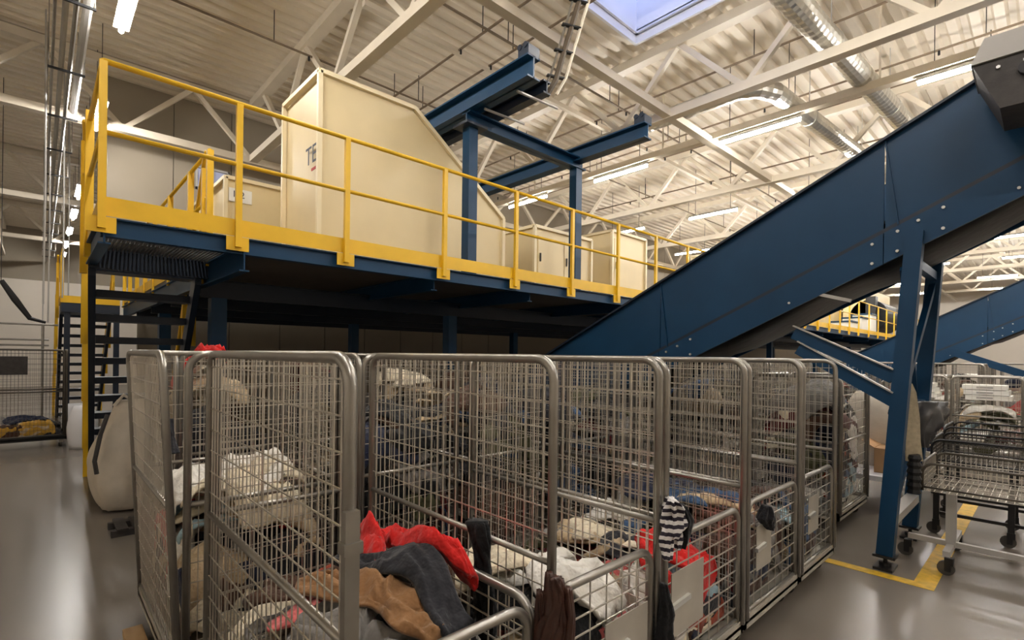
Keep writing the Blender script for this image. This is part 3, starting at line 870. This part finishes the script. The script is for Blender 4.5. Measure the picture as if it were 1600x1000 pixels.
mk('L', 'tall dull roll cage with a yellow cloth across the aisle', 'dull cage across the aisle', -0.88, 12.6, 0.40, 13.5, 0.55, 12, DARK, 42, front='full', wire=M_WIRED, tube=M_WIRED, h=1.8)
for k, (a, b) in enumerate(((6.62, 7.5), (7.58, 8.46), (8.54, 9.42))):
    mk('K%d' % k, '%s roll cage of the row beyond the conveyor' % ORD[k], '%s cage of the row beyond the conveyor' % ORD[k], a, 2.75, b, 4.0, 1.5, 15, DARK, 60 + k, front='full', rear=None)
FAR = [(0.30, 11.2, 'middle far cage beyond the carts'), (1.22, 11.2, 'far cage nearest the conveyor leg'), (-0.62, 11.2, 'far cage at the picture edge'),
       (0.9, 13.3, 'cage behind the middle far cage'), (1.85, 13.3, 'rear far cage behind the conveyor leg'), (2.8, 13.3, 'rear far cage toward the mezzanine')]
FAR += [(yy, xx, '%s cage of the %s conveyor-side row' % (ORD[i], r_)) for xx, r_ in ((17.8, 'far'), (21.0, 'farthest')) for i, yy in enumerate((0.2, 1.3, 2.4, 3.5))]
for k, (yy, xx, de) in enumerate(FAR):
    mk('H%d' % k, 'pale mesh roll cage, the ' + de, de, xx, yy, xx + 0.8, yy + 0.86, 1.15 if k < 3 else 1.5, 10 if k < 6 else 6, PALE + ['rust', 'burgundy'], 50 + k, front='full', left='full',
       sv=0.08, sh=0.2, h=1.55 if k < 3 else 1.75)

# ------------------------------------------------------------------ clothes
COLS = {'cream': (226, 214, 188), 'white': (236, 232, 224), 'grey': (128, 124, 120), 'black': (20, 20, 22), 'brown': (74, 50, 36), 'beige': (190, 168, 136),
        'navy': (28, 34, 56), 'red': (206, 34, 30), 'light blue': (166, 196, 208), 'olive': (78, 78, 52), 'charcoal': (38, 38, 43), 'pink': (212, 110, 108),
        'burgundy': (92, 28, 32), 'tan': (142, 104, 68), 'denim': (56, 84, 120), 'dark green': (34, 54, 44), 'mustard': (196, 152, 60), 'rust': (158, 70, 44)}
def cloth(c):
    return mat(c.replace(' ', '_') + '_cloth', srgb(*COLS[c]), 0.85, 0, 0.16, 9, 1.0, 13, 0.25, sheen=0.15)
STRIPE = mat('striped_cloth', srgb(232, 228, 226), 0.8, 0, 0.06, 9, stripes=(srgb(44, 38, 52), 9.0, 0.2))
KINDS_ = {
    'jacket': (0.66, 0.42, lambda u, v: (abs(u) < 0.27 and -0.36 < v < 0.36) or (abs(u) >= 0.27 and abs(u) < 0.64 and abs(v - (0.28 - 0.75 * (abs(u) - 0.27))) < 0.10)),
    'sweater': (0.60, 0.36, lambda u, v: (abs(u) < 0.25 and -0.30 < v < 0.32) or (abs(u) >= 0.25 and abs(u) < 0.58 and abs(v - (0.24 - 0.6 * (abs(u) - 0.25))) < 0.085)),
    'shirt': (0.44, 0.36, lambda u, v: (abs(u) < 0.25 and -0.34 < v < 0.34) or (abs(u) >= 0.25 and abs(u) < 0.42 and abs(v - (0.26 - 0.5 * (abs(u) - 0.25))) < 0.10)),
    'trousers': (0.24, 0.54, lambda u, v: abs(u) < 0.22 and abs(v) < 0.52 and not (abs(u) < 0.025 + 0.03 * (0.2 - v) and v < 0.2)),
    'dress': (0.34, 0.50, lambda u, v: abs(v) < 0.48 and abs(u) < 0.17 + 0.17 * max(0, 0.2 - v) / 0.68 * 1.0 + (0.08 if v > 0.35 else 0)),
    'scarf': (0.12, 0.72, lambda u, v: abs(u) < 0.11 and abs(v) < 0.70),
    'blanket': (0.44, 0.50, lambda u, v: abs(u) < 0.42 and abs(v) < 0.48),
    'coat': (0.24, 0.54, lambda u, v: abs(v) < 0.52 and abs(u) < 0.21 + 0.02 * v),
    'skirt': (0.34, 0.32, lambda u, v: abs(v) < 0.30 and abs(u) < 0.20 + 0.13 * (0.3 - v) / 0.6),
}
NZ = mnoise.noise
def garment(kind, colr, label, group, cx, cy, ang, s, C, seed, amp=1.0, su=0.66, sv_=0.80, lift=0.0, m=None, cell=0.030):
    U, V, inside = KINDS_[kind]
    rnd = random.Random(seed)
    off = Vector((rnd.uniform(0, 90), rnd.uniform(0, 90), rnd.uniform(0, 90)))
    ca, sa = math.cos(ang), math.sin(ang)
    nu, nv = int(2 * U / cell) + 1, int(2 * V / cell) + 1
    idx, top = {}, []
    zb = 0.205
    xm, ym = (C['x0'] + C['x1']) / 2, (C['y0'] + C['y1']) / 2
    hx, hy = (C['x1'] - C['x0']) / 2, (C['y1'] - C['y0']) / 2
    co = Vector((C['seed'] * 3.7, C['seed'] * 1.3, 0))
    bend = rnd.uniform(-0.6, 0.6)
    k1, ph = rnd.uniform(9, 16), rnd.uniform(0, 6.28)
    cells = [(i, j) for i in range(nu) for j in range(nv) if inside(-U + (i + 0.5) * cell, -V + (j + 0.5) * cell)]
    uv, ecount = {}, {}
    for (i, j) in cells:
        c4 = [(i, j), (i + 1, j), (i + 1, j + 1), (i, j + 1)]
        for a, b in zip(c4, c4[1:] + c4[:1]):
            uv[a] = (-U + a[0] * cell, -V + a[1] * cell)
            e = (a, b) if a < b else (b, a)
            ecount[e] = ecount.get(e, 0) + 1
    nb = {}
    for (a, b), k in ecount.items():
        if k == 1:
            nb.setdefault(a, []).append(b)
            nb.setdefault(b, []).append(a)
    layer = {a: 0 for a in nb}
    for k in (1, 2):
        for (a, b) in ecount:
            for p, q in ((a, b), (b, a)):
                if layer.get(p) == k - 1 and q not in layer:
                    layer[q] = k
    for _ in range(10):
        new = {}
        for a, l in nb.items():
            if len(l) == 2:
                new[a] = tuple(0.4 * uv[a][q] + 0.3 * (uv[l[0]][q] + uv[l[1]][q]) for q in (0, 1))
        uv.update(new)
    def vert(i, j):
        if (i, j) in idx:
            return idx[(i, j)]
        u, v = uv[(i, j)]
        q = Vector((u, v, 0))
        n1 = NZ(q * 3.2 + off)
        n2 = NZ(q * 7.5 + off * 1.7)
        n3 = NZ(Vector((u * 15, v * 3.5, 0)) + off * 0.6)
        lay = layer.get((i, j), 3)
        ef = (0.25, 0.7, 0.95, 1.0)[min(lay, 3)]
        uu = u * su + 0.07 * n1 + bend * v * v * 0.5
        vv = v * sv_ + 0.06 * NZ(q * 3.4 + off * 2.3)
        x = cx + uu * ca - vv * sa
        y = cy + uu * sa + vv * ca
        z = amp * ef * (0.050 * n1 + 0.026 * (1 - abs(n2) * 3.2) + 0.026 * n3) - 0.02 * (1 - ef)
        over = 0.0
        for lo, hi, w in ((C['x0'], C['x1'], 0), (C['y0'], C['y1'], 1)):
            val = x if w == 0 else y
            inset = 0.012 * (1 + n2) + 0.02 * (1 + n1)
            if val < lo + inset:
                over += lo + inset - val
                val = lo + inset
            if val > hi - inset:
                over += val - (hi - inset)
                val = hi - inset
            if w == 0:
                x = val
            else:
                y = val
        ex, ey = (x - xm) / hx, (y - ym) / hy
        H = C['heap'] * (1 - 0.13 * ex ** 4 - 0.13 * ey ** 4) + 0.12 * NZ(Vector((x * 2.3, y * 2.3, 0)) + co)
        base = zb + s * (H - zb)
        z = max(zb + 0.012, base + z + lift - over * 0.95)
        idx[(i, j)] = len(top)
        top.append((x, y, z))
        return idx[(i, j)]
    quads = []
    for (i, j) in cells:
        quads.append((vert(i, j), vert(i + 1, j), vert(i + 1, j + 1), vert(i, j + 1)))
    n = len(top)
    edge = {}
    for q in quads:
        for a, b in zip(q, q[1:] + q[:1]):
            edge[(a, b)] = edge.get((a, b), 0) + 1
    mb = MB()
    th = 0.012
    mb.v = top + [(x + (xm - x) * 0.015, y + (ym - y) * 0.015, z - th) for x, y, z in top]
    mb.f = quads + [tuple(n + k for k in reversed(q)) for q in quads]
    for (a, b) in edge:
        if (b, a) not in edge:
            mb.f.append((b, a, n + a, n + b))
    o = mb.build(kind, m or cloth(colr), None, True)
    tag(o, label, {'trousers': 'trousers'}.get(kind, kind), group)
    return o

WHERE = [(0.3, 'at the bottom'), (0.62, 'midway up'), (0.85, 'near the top'), (9, 'on top')]
for key, C in CG.items():
    rnd = random.Random(C['seed'])
    combos, used = [], set()
    tries = 0
    while len(combos) < C['n'] and tries < 2000:
        tries += 1
        c = rnd.choice(C['pal'])
        k = rnd.choice(['jacket', 'jacket', 'sweater', 'shirt', 'shirt', 'trousers', 'dress', 'scarf', 'blanket', 'skirt'])
        if (c, k) in used:
            continue
        used.add((c, k))
        combos.append((c, k))
    n = len(combos)
    for q, (c, k) in enumerate(combos):
        s = 0.18 + 0.82 * (q + 0.5) / n
        if rnd.random() < 0.62 and s < 0.9:
            side = rnd.choice((0, 0, 1, 2, 2, 3) if key != 'G' else (0, 2, 2, 2, 2, 1))
            f = rnd.uniform(0.08, 0.92)
            lx, ly = C['x1'] - C['x0'], C['y1'] - C['y0']
            cx, cy = ((C['x0'] + 0.02, C['y0'] + f * ly), (C['x1'] - 0.02, C['y0'] + f * ly), (C['x0'] + f * lx, C['y0'] + 0.02), (C['x0'] + f * lx, C['y1'] - 0.02))[side]
        else:
            cx, cy = rnd.uniform(C['x0'] + 0.15, C['x1'] - 0.15), rnd.uniform(C['y0'] + 0.2, C['y1'] - 0.2)
        wh = [w for t_, w in WHERE if s < t_][0]
        garment(k, c, 'crumpled %s %s %s in the %s' % (c, k, wh, C['desc']), 'clothes in the ' + C['desc'], cx, cy, rnd.uniform(0, 6.28), s, C, C['seed'] * 100 + q,
                cell=0.040 if key in 'ABCD' else (0.052 if key[0] != 'H' else 0.07))

B, Cc, D, A_, F_ = CG['B'], CG['C'], CG['D'], CG['A'], CG['F']
HB = 'clothes in the red jacket cage'
garment('jacket', 'red', 'bright red ruffled jacket lying on the pile in the nearest cage', HB, 1.19, 1.88, 0.12, 1.0, B, 901, 1.5, 0.30, 1.0, 0.21, cell=0.022)
garment('coat', 'charcoal', 'charcoal coat laid lengthwise beside the red jacket', HB, 1.06, 1.62, 0.15, 1.0, B, 902, 0.55, 0.36, 0.85, 0.20, cell=0.026)
garment('coat', 'tan', 'tan wool coat edge beside the charcoal coat', HB, 0.92, 1.62, 0.24, 1.0, B, 903, 0.9, 0.30, 0.75, 0.16, cell=0.024)
garment('jacket', 'grey', 'pale grey speckled jacket bunched against the nearest post', HB, 0.80, 1.62, 0.3, 1.0, B, 904, 1.3, 0.40, 0.7, 0.10, cell=0.026)
garment('sweater', 'white', 'white padded sweater on top beneath the half gate rail', 'clothes in the brown garment cage', 1.86, 1.52, 0.7, 1.05, Cc, 905, 1.3, 0.6, 0.7, 0.06)
garment('sweater', 'cream', 'cream padded sweater on top behind the white one', 'clothes in the brown garment cage', 1.70, 1.95, 2.0, 1.08, Cc, 906, 1.3, 0.6, 0.7, 0.05)
garment('shirt', 'pink', 'salmon pink shirt pressed against the half gate', 'clothes in the brown garment cage', 1.98, 1.30, 0.0, 0.85, Cc, 907, 1.0, 0.5, 0.7, 0.02)
garment('jacket', 'red', 'red puffer jacket bulging over the pile behind the striped cloth', 'clothes in the striped cloth cage', 2.78, 1.44, 0.25, 1.12, D, 908, 1.6, 0.62, 0.7, 0.08)
garment('shirt', 'white', 'white shirt tucked behind the latch plate', 'clothes in the striped cloth cage', 2.42, 1.36, 0.4, 1.0, D, 909, 1.2, 0.55, 0.7, 0.02)
garment('jacket', 'cream', 'large cream padded jacket heaped on top beside the stair cage front', 'clothes in the stair landing cage', 0.92, 3.2, 0.3, 1.1, A_, 910, 1.6, 0.7, 0.8, 0.08)
garment('blanket', 'white', 'white knitted blanket heaped behind the nearest cage', 'clothes in the stair landing cage', 0.85, 3.6, 0.9, 1.1, A_, 911, 1.8, 0.7, 0.8, 0.08)
garment('shirt', 'denim', 'blue denim shirt low against the end cage gate', 'clothes in the cage beside the conveyor leg', 4.7, 1.36, 0.1, 0.9, F_, 912, 1.2, 0.6, 0.7, 0.0)
garment('blanket', 'mustard', 'mustard patterned cloth along the front of the dull cage', 'clothes in the dull cage across the aisle', -0.25, 12.72, 0.1, 0.75, CG['L'], 913, 1.2, 1.0, 0.5, 0.0)
garment('jacket', 'red', 'red jacket cresting the heap below the stair landing', 'clothes in the first heaped cage under the mezzanine', 0.98, 4.85, 0.4, 1.0, CG['T0'], 914, 1.3, 0.4, 0.5, 0.10)

# ------------------------------------------------------------------ cloths hanging on the cages
def hanging(name, label, cat, path, widths, thick, m, seed, nrm=None, parent=None):
    """a hanging piece of cloth: rings of an oval cross-section along a path, wrinkled"""
    mb = MB()
    n = 30
    path = [Vector(p) for p in path]
    K = 22
    rings = []
    for i in range(K + 1):
        f = i / K * (len(path) - 1)
        a = min(int(f), len(path) - 2)
        p = path[a].lerp(path[a + 1], f - a)
        w = widths[a] + (widths[a + 1] - widths[a]) * (f - a)
        rings.append((p, w))
    ax = Vector(nrm or _r).normalized()
    ay = Vector((0, 0, 1)).cross(ax)
    for i, (p, w) in enumerate(rings):
        for k in range(n):
            a = 2 * math.pi * k / n
            wob = 1 + 0.5 * NZ(Vector((math.cos(a) * 1.6, math.sin(a) * 1.6, p.z * 9 + seed))) + 0.22 * math.sin(7 * a + seed + 5 * NZ(Vector((seed, 0, p.z * 6))))
            mb.v.append(tuple(p + ax * (math.cos(a) * w * wob) + ay * (math.sin(a) * thick * wob)))
    for i in range(K):
        for k in range(n):
            k2 = (k + 1) % n
            mb.f.append((i * n + k, i * n + k2, (i + 1) * n + k2, (i + 1) * n + k))
    mb.f.append(tuple(range(n))[::-1])
    mb.f.append(tuple(K * n + k for k in range(n)))
    o = fix_normals(mb.build(name, m, parent, True))
    return o if parent else tag(o, label, cat, 'cloths hanging on the cages')
st = thing('striped_cloth', 'black and white striped cloth knotted round a cage post', 'cloth', (2.17, 1.22, 0.9), 'cloths hanging on the cages')
hanging('knot', None, None, [(2.17, 1.215, 1.14), (2.18, 1.205, 1.10), (2.18, 1.205, 1.02), (2.17, 1.21, 0.97)], [0.02, 0.05, 0.055, 0.02], 0.045, STRIPE, 3, None, st)
hanging('loose_end', None, None, [(2.15, 1.215, 1.05), (2.13, 1.21, 0.97), (2.125, 1.21, 0.87)], [0.02, 0.03, 0.02], 0.02, STRIPE, 4, None, st)
hanging('loose_end', None, None, [(2.19, 1.20, 1.02), (2.205, 1.20, 0.95), (2.20, 1.20, 0.90)], [0.02, 0.026, 0.012], 0.018, STRIPE, 8, None, st)
hanging('black_cloth', 'black cloth bundled beside the striped cloth', 'cloth', [(2.24, 1.21, 1.10), (2.26, 1.20, 1.03), (2.25, 1.21, 0.90)], [0.02, 0.045, 0.02], 0.04, cloth('black'), 5)
bg_ = thing('brown_garment', 'shiny brown garment draped over the corner post of the half gate', 'garment', (1.37, 1.23, 0.42), 'cloths hanging on the cages')
LEA = mat('brown_leather', srgb(64, 38, 30), 0.33, 0, 0.3, 9, 0.8, 14)
for q, (off, top_, bot, w) in enumerate(((-0.050, 0.95, 0.50, 0.022), (-0.018, 1.02, 0.40, 0.026), (0.018, 1.00, 0.36, 0.028), (0.050, 0.97, 0.55, 0.020), (0.0, 1.01, 0.78, 0.04))):
    p0 = Vector((1.37, 1.228, 0)) + _r * off - _f * (0.02 if q == 4 else 0.006 * q)
    z = lambda f: top_ + (bot - top_) * f
    hanging('fold', None, None, [p0 * 1.0 + Vector((0, 0, z(0))), p0 + _r * 0.008 + Vector((0, 0, z(0.25))), p0 - _r * 0.006 + Vector((0, 0, z(0.6))), p0 + _r * (0.012 if q % 2 else -0.015) + Vector((0, 0, z(1)))],
            [w * 0.5, w, w * 0.85, w * 1.1], 0.02, LEA, 9 + 2 * q, None, bg_)
hanging('black_sleeve', 'black sleeve hanging beside the latch plate of the striped cloth cage', 'sleeve', [(2.15, 1.24, 0.74), (2.155, 1.235, 0.6), (2.15, 1.235, 0.36)], [0.015, 0.04, 0.045], 0.02, cloth('black'), 13)
hanging('black_strap', 'black cloth strap slung over the half gate rail of the nearest cage', 'strap', [(1.36, 1.66, 1.10), (1.365, 1.62, 0.93), (1.365, 1.60, 0.66), (1.365, 1.60, 0.45)], [0.05, 0.04, 0.05, 0.03], 0.03, cloth('black'), 17, (0, 1, 0))
hanging('dark_cloth', 'small dark cloth tied to the side of the stair landing cage', 'cloth', [(0.53, 3.4, 1.42), (0.53, 3.38, 1.32), (0.54, 3.3, 1.24)], [0.01, 0.03, 0.02], 0.03, cloth('charcoal'), 21, (0, 1, 0))
hanging('grey_cloth', 'grey rag tied to the gate of the second cage from the conveyor leg', 'rag', [(3.42, 1.25, 0.86), (3.40, 1.24, 0.78), (3.46, 1.24, 0.70)], [0.02, 0.05, 0.02], 0.03, cloth('charcoal'), 27)

# ------------------------------------------------------------------ bulk bag under the stairs
bb = thing('bulk_bag', 'slumped off white bulk bag under the open stairs', 'bag', (0.72, 7.35, 0))
mb = MB()
n, K = 40, 24
for i in range(K + 1):
    f = i / K
    z = 0.03 + 1.2 * f
    rr = 0.35 * (0.86 + 0.30 * math.sin(math.pi * min(1, f * 1.25)) ** 0.8 - 0.40 * f ** 3)
    for k in range(n):
        a = 2 * math.pi * k / n
        sq = 1 / max(abs(math.cos(a)), abs(math.sin(a))) ** 0.45
        w = 1 + 0.13 * NZ(Vector((math.cos(a) * 2, math.sin(a) * 2, f * 3))) + 0.05 * NZ(Vector((math.cos(a) * 6, math.sin(a) * 6, f * 2)))
        mb.v.append((0.82 + rr * sq * w * math.cos(a), 7.35 + rr * sq * w * math.sin(a), z))
for i in range(K):
    for k in range(n):
        k2 = (k + 1) % n
        mb.f.append((i * n + k, i * n + k2, (i + 1) * n + k2, (i + 1) * n + k))
mb.f.append(tuple(range(n))[::-1])
mb.f.append(tuple(K * n + k for k in range(n)))
fix_normals(mb.build('sack_body', M_BAG, bb, True))
MB().path([(0.55, 7.05, 1.10), (0.49, 7.0, 0.9), (0.44, 6.97, 0.62), (0.46, 6.97, 0.48)], 0.022, 6).build('lifting_strap', M_DKGREY, bb)
MB().path([(0.62, 7.2, 1.18), (0.70, 7.18, 1.30), (0.85, 7.2, 1.2)], 0.02, 6).build('lifting_loop', M_BAG, bb)
sk = thing('skid', 'low dark pallet skid on the floor beside the bulk bag', 'pallet', (0.5, 6.2, 0))
for yy in (6.15, 6.45):
    rbox(0.52, yy, 0.0, 1.2, yy + 0.08, 0.06).build('runner', M_DKGREY, sk)
for k in range(5):
    rbox(0.56 + k * 0.13, 6.12, 0.06, 0.65 + k * 0.13, 6.56, 0.08).build('board', M_DKGREY, sk)
wbk = rbox(0.40, 3.75, 0.0, 0.50, 4.0, 0.04).build('wood_block', M_WOOD)
tag(wbk, 'small pale wood offcut on the floor by the stair landing cage', 'wood block')

# ------------------------------------------------------------------ carts by the conveyor leg
def basket(t, x0, y0, x1, y1, z0, z1, tube, wire):
    P = [(x0, y0), (x1, y0), (x1, y1), (x0, y1)]
    for a, b in zip(P, P[1:] + P[:1]):
        panel(t, a, b, z0, z1, (0, 0), 0.036, 0.04, 0.012, False, wire, tube, name='basket_side', rw=0.004)
    w = MB()
    k = x0
    while k < x1:
        w.tube((k, y0, z0), (k, y1, z0), 0.0028, 4, False)
        k += 0.05
    k = y0
    while k < y1:
        w.tube((x0, k, z0 + 0.003), (x1, k, z0 + 0.003), 0.0028, 4, False)
        k += 0.05
    w.build('basket_floor', wire, t)
def cast_wheel(t, x, y, r=0.06, zz=0.15):
    f = MB().box(x - 0.03, y - 0.03, r + 0.03, x + 0.03, y + 0.03, zz).box(x - 0.025, y - 0.012, r * 0.6, x - 0.018, y + 0.03, r + 0.05).box(x + 0.018, y - 0.012, r * 0.6, x + 0.025, y + 0.03, r + 0.05).build('castor_fork', M_BLKM, t)
    MB().tube((x - 0.015, y + 0.02, r), (x + 0.015, y + 0.02, r), r, 14).build('wheel', M_WHEEL, f)
ct = thing('wire_cart', 'wire basket cart on a light grey pedestal beside the conveyor leg', 'cart', (5.9, 0.5, 0))
basket(ct, 5.72, -0.75, 6.50, 0.78, 0.66, 0.90, M_WIRED, M_WIRE)
for yy in (0.60, -0.55):
    MB().box(5.86, yy - 0.035, 0.17, 5.93, yy + 0.035, 0.66).build('post', M_GREY, ct)
    MB().bar((5.60, yy, 0.17), (6.42, yy, 0.17), 0.05, 0.05).build('foot_bar', M_GREY, ct)
    for xx in (5.60, 6.40):
        cast_wheel(ct, xx, yy - (0.02 if xx < 6 else 0))
MB().bar((5.895, 0.9, 0.19), (5.895, -0.6, 0.19), 0.045, 0.045).build('spine_bar', M_GREY, ct)
cast_wheel(ct, 5.895, 0.9)
ct2 = thing('wire_cart', 'black framed wire table cart behind the grey pedestal cart', 'cart', (7.0, 0.3, 0))
basket(ct2, 6.85, -0.55, 7.65, 0.86, 0.74, 0.98, M_BLKM, M_WIRED)
for xx in (6.88, 7.62):
    for yy in (-0.5, 0.26, 0.82):
        MB().box(xx - 0.025, yy - 0.025, 0.14, xx + 0.025, yy + 0.025, 0.76).build('leg', M_BLKM, ct2)
        cast_wheel(ct2, xx, yy)
    for zz in (0.22, 0.42):
        MB().bar((xx, -0.5, zz), (xx, 0.82, zz), 0.03, 0.03).build('side_rail', M_BLKM, ct2)
ct3 = thing('wire_cart', 'low dark wire cart farthest from the conveyor leg', 'cart', (8.3, 0.2, 0))
basket(ct3, 8.1, -0.8, 8.9, 0.9, 0.78, 1.0, M_BLKM, M_WIRED)
for xx in (8.13, 8.87):
    for yy in (-0.75, 0.85):
        MB().box(xx - 0.025, yy - 0.025, 0.14, xx + 0.025, yy + 0.025, 0.8).build('leg', M_BLKM, ct3)
        cast_wheel(ct3, xx, yy)

# cloth strips and hose hanging at the conveyor leg
o = MB()
pts = [(5.62, 0.86, 1.60), (5.60, 0.85, 1.52), (5.60, 0.84, 1.30), (5.61, 0.83, 1.10), (5.62, 0.82, 0.92)]
for p in pts[:-1]:
    pass
K = len(pts)
wd = [0.02, 0.05, 0.07, 0.065, 0.075]
for (x_, y_, z_), w in zip(pts, wd):
    for sgn in (-1, 1):
        for dd in (0, 0.012):
            o.v.append(tuple(Vector((x_, y_, z_)) + _r * (sgn * w) + _f * dd))
for i in range(K - 1):
    a, b = i * 4, (i + 1) * 4
    o.f += [(a, a + 2, b + 2, b), (a + 1, b + 1, b + 3, a + 3), (a, b, b + 1, a + 1), (a + 2, a + 3, b + 3, b + 2)]
o.f += [(0, 1, 3, 2), (4 * K - 4, 4 * K - 2, 4 * K - 1, 4 * K - 3)]
o = fix_normals(o.build('webbing_strip', mat('beige_webbing', srgb(176, 164, 140), 0.85, 0, 0.15, 30)))
tag(o, 'long beige webbing strip hanging down beside the conveyor leg', 'webbing')
hs = [(5.60 + 0.004 * (k % 2), 0.82, 0.98 - 0.03 * k) for k in range(12)]
o = MB().path(hs, 0.05, 10, True, [0.055 if k % 2 else 0.042 for k in range(12)]).build('ribbed_hose', M_BLKM)
tag(o, 'short ribbed black hose below the beige webbing strip', 'hose')
hanging('dark_sheet', 'dark plastic sheet tied between the two conveyor legs', 'sheet', [(6.1, 0.84, 1.42), (6.0, 0.84, 1.30), (5.95, 0.84, 1.15), (6.0, 0.83, 1.0)], [0.20, 0.22, 0.14, 0.05], 0.04, mat('dark_plastic', srgb(46, 46, 50), 0.3, 0, 0.2, 7), 31)

# pale goods behind the conveyor leg
pt = thing('pallet_table', 'low white pallet table behind the conveyor leg', 'table', (7.5, 1.4, 0))
rbox(7.3, 1.0, 0.36, 9.0, 2.3, 0.42).build('top', M_WHITEP, pt)
for xx in (7.36, 8.9):
    for yy in (1.06, 2.2):
        rbox(xx, yy, 0, xx + 0.06, yy + 0.06, 0.36).build('leg', M_DKGREY, pt)
b1 = thing('cardboard_box', 'brown cardboard box on the low white table behind the conveyor leg', 'box', (7.6, 1.25, 0.42))
rbox(7.55, 1.12, 0.42, 7.95, 1.5, 0.72).build('carton', M_CARD, b1)
for sgn, yy in ((1, 1.12), (-1, 1.5)):
    MB().prism([(yy, 0.72), (yy - sgn * 0.14, 0.80), (yy - sgn * 0.14, 0.806), (yy, 0.726)], 0, 7.55, 7.95).build('flap', M_CARD, b1)
b2 = MB()
n, K = 20, 10
for i in range(K + 1):
    f = i / K
    rr = 0.42 * (0.9 + 0.16 * math.sin(math.pi * f) - 0.3 * f ** 4)
    for k in range(n):
        a = 2 * math.pi * k / n
        b2.v.append((8.35 + rr * math.cos(a) * (1 + 0.07 * NZ(Vector((math.cos(a) * 2, math.sin(a) * 2, f * 2 + 9)))), 1.62 + rr * math.sin(a), 0.422 + 0.95 * f))
for i in range(K):
    for k in range(n):
        b2.f.append((i * n + k, i * n + (k + 1) % n, (i + 1) * n + (k + 1) % n, (i + 1) * n + k))
b2.f += [tuple(range(n))[::-1], tuple(K * n + k for k in range(n))]
tag(fix_normals(b2.build('filled_sack', M_BAG, None, True)), 'beige filled sack on the low white table behind the conveyor leg', 'sack')

# flat white cartons stacked in the far cages
rnd = random.Random(77)
for key, dn in (('H0', 'middle far cage'), ('H1', 'far cage nearest the conveyor leg'), ('H2', 'far cage at the picture edge')):
    C = CG[key]
    for k in range(3):
        z = 1.17 + 0.085 * k
        o = thing('flat_carton', 'flat pale carton, %s of three stacked in the %s' % (['lowest', 'middle', 'topmost'][k], dn), 'carton', (C['x0'] + 0.1, C['y0'] + 0.1, z))
        rbox(C['x0'] + 0.08, C['y0'] + 0.08 + 0.03 * k, z, C['x1'] - 0.08, C['y1'] - 0.1 + 0.02 * k, z + 0.075).build('carton', M_PAPER, o)
        rbox(C['x0'] + 0.079, C['y0'] + 0.3, z + 0.02, C['x0'] + 0.083, C['y0'] + 0.5, z + 0.05).build('grey_label', M_GREY, o)

# garment rack and far goods down the aisle
gr = thing('garment_rack', 'bare grey pipe garment rack beyond the dull cage', 'rack', (-0.6, 15.0, 0))
for xx in (-1.3, 0.05):
    MB().tube((xx, 15.0, 0), (xx, 15.0, 2.35), 0.025, 8).build('upright', M_ZINC, gr)
    MB().tube((xx, 14.7, 0.03), (xx, 15.3, 0.03), 0.025, 8).build('foot', M_ZINC, gr)
for zz in (2.35, 2.02, 1.9):
    MB().tube((-1.3, 15.0, zz), (0.15 if zz < 2.3 else 0.3, 15.0, zz), 0.022, 8).build('crossbar', M_ZINC, gr)
o = MB().path([(-0.62, 15.6, 3.3), (-0.4, 15.6, 2.9), (-0.16, 15.6, 2.5), (0.1, 15.6, 2.42)], 0.05, 8, True, [0.05, 0.07, 0.05, 0.03]).build('curved_arm', M_BLKM)
tag(o, 'dark slanting arm hanging above the garment rack', 'arm')
o = MB().bar((-0.62, 15.6, 3.2), (-0.62, 15.6, ZR), 0.012, 0.012).build('hanger', M_BLKM, o, local=True)
for k, (xx, yy) in enumerate(((0.60, 12.3), (0.55, 14.0))):
    b2 = MB()
    for i in range(9):
        f = i / 8
        rr = 0.21 * (0.9 + 0.2 * math.sin(math.pi * f) - 0.3 * f ** 4)
        for q in range(14):
            a = 2 * math.pi * q / 14
            b2.v.append((xx + rr * math.cos(a) * (1 + 0.1 * NZ(Vector((math.cos(a), math.sin(a), f * 2 + k * 5)))), yy + rr * math.sin(a), 0.002 + (0.78 - 0.1 * k) * f))
    for i in range(8):
        for q in range(14):
            b2.f.append((i * 14 + q, i * 14 + (q + 1) % 14, (i + 1) * 14 + (q + 1) % 14, (i + 1) * 14 + q))
    b2.f += [tuple(range(14))[::-1], tuple(8 * 14 + q for q in range(14))]
    tag(fix_normals(b2.build('white_sack', M_WHITEP, None, True)), ['white sack standing in the aisle behind the open stairs', 'lower white sack farther down the aisle'][k], 'sack')
sg = rbox(-0.60, 12.585, 1.35, -0.15, 12.60, 1.68).build('grey_sign_board', M_DKGREY)
tag(sg, 'dark blank board hung on the front of the dull cage', 'board')
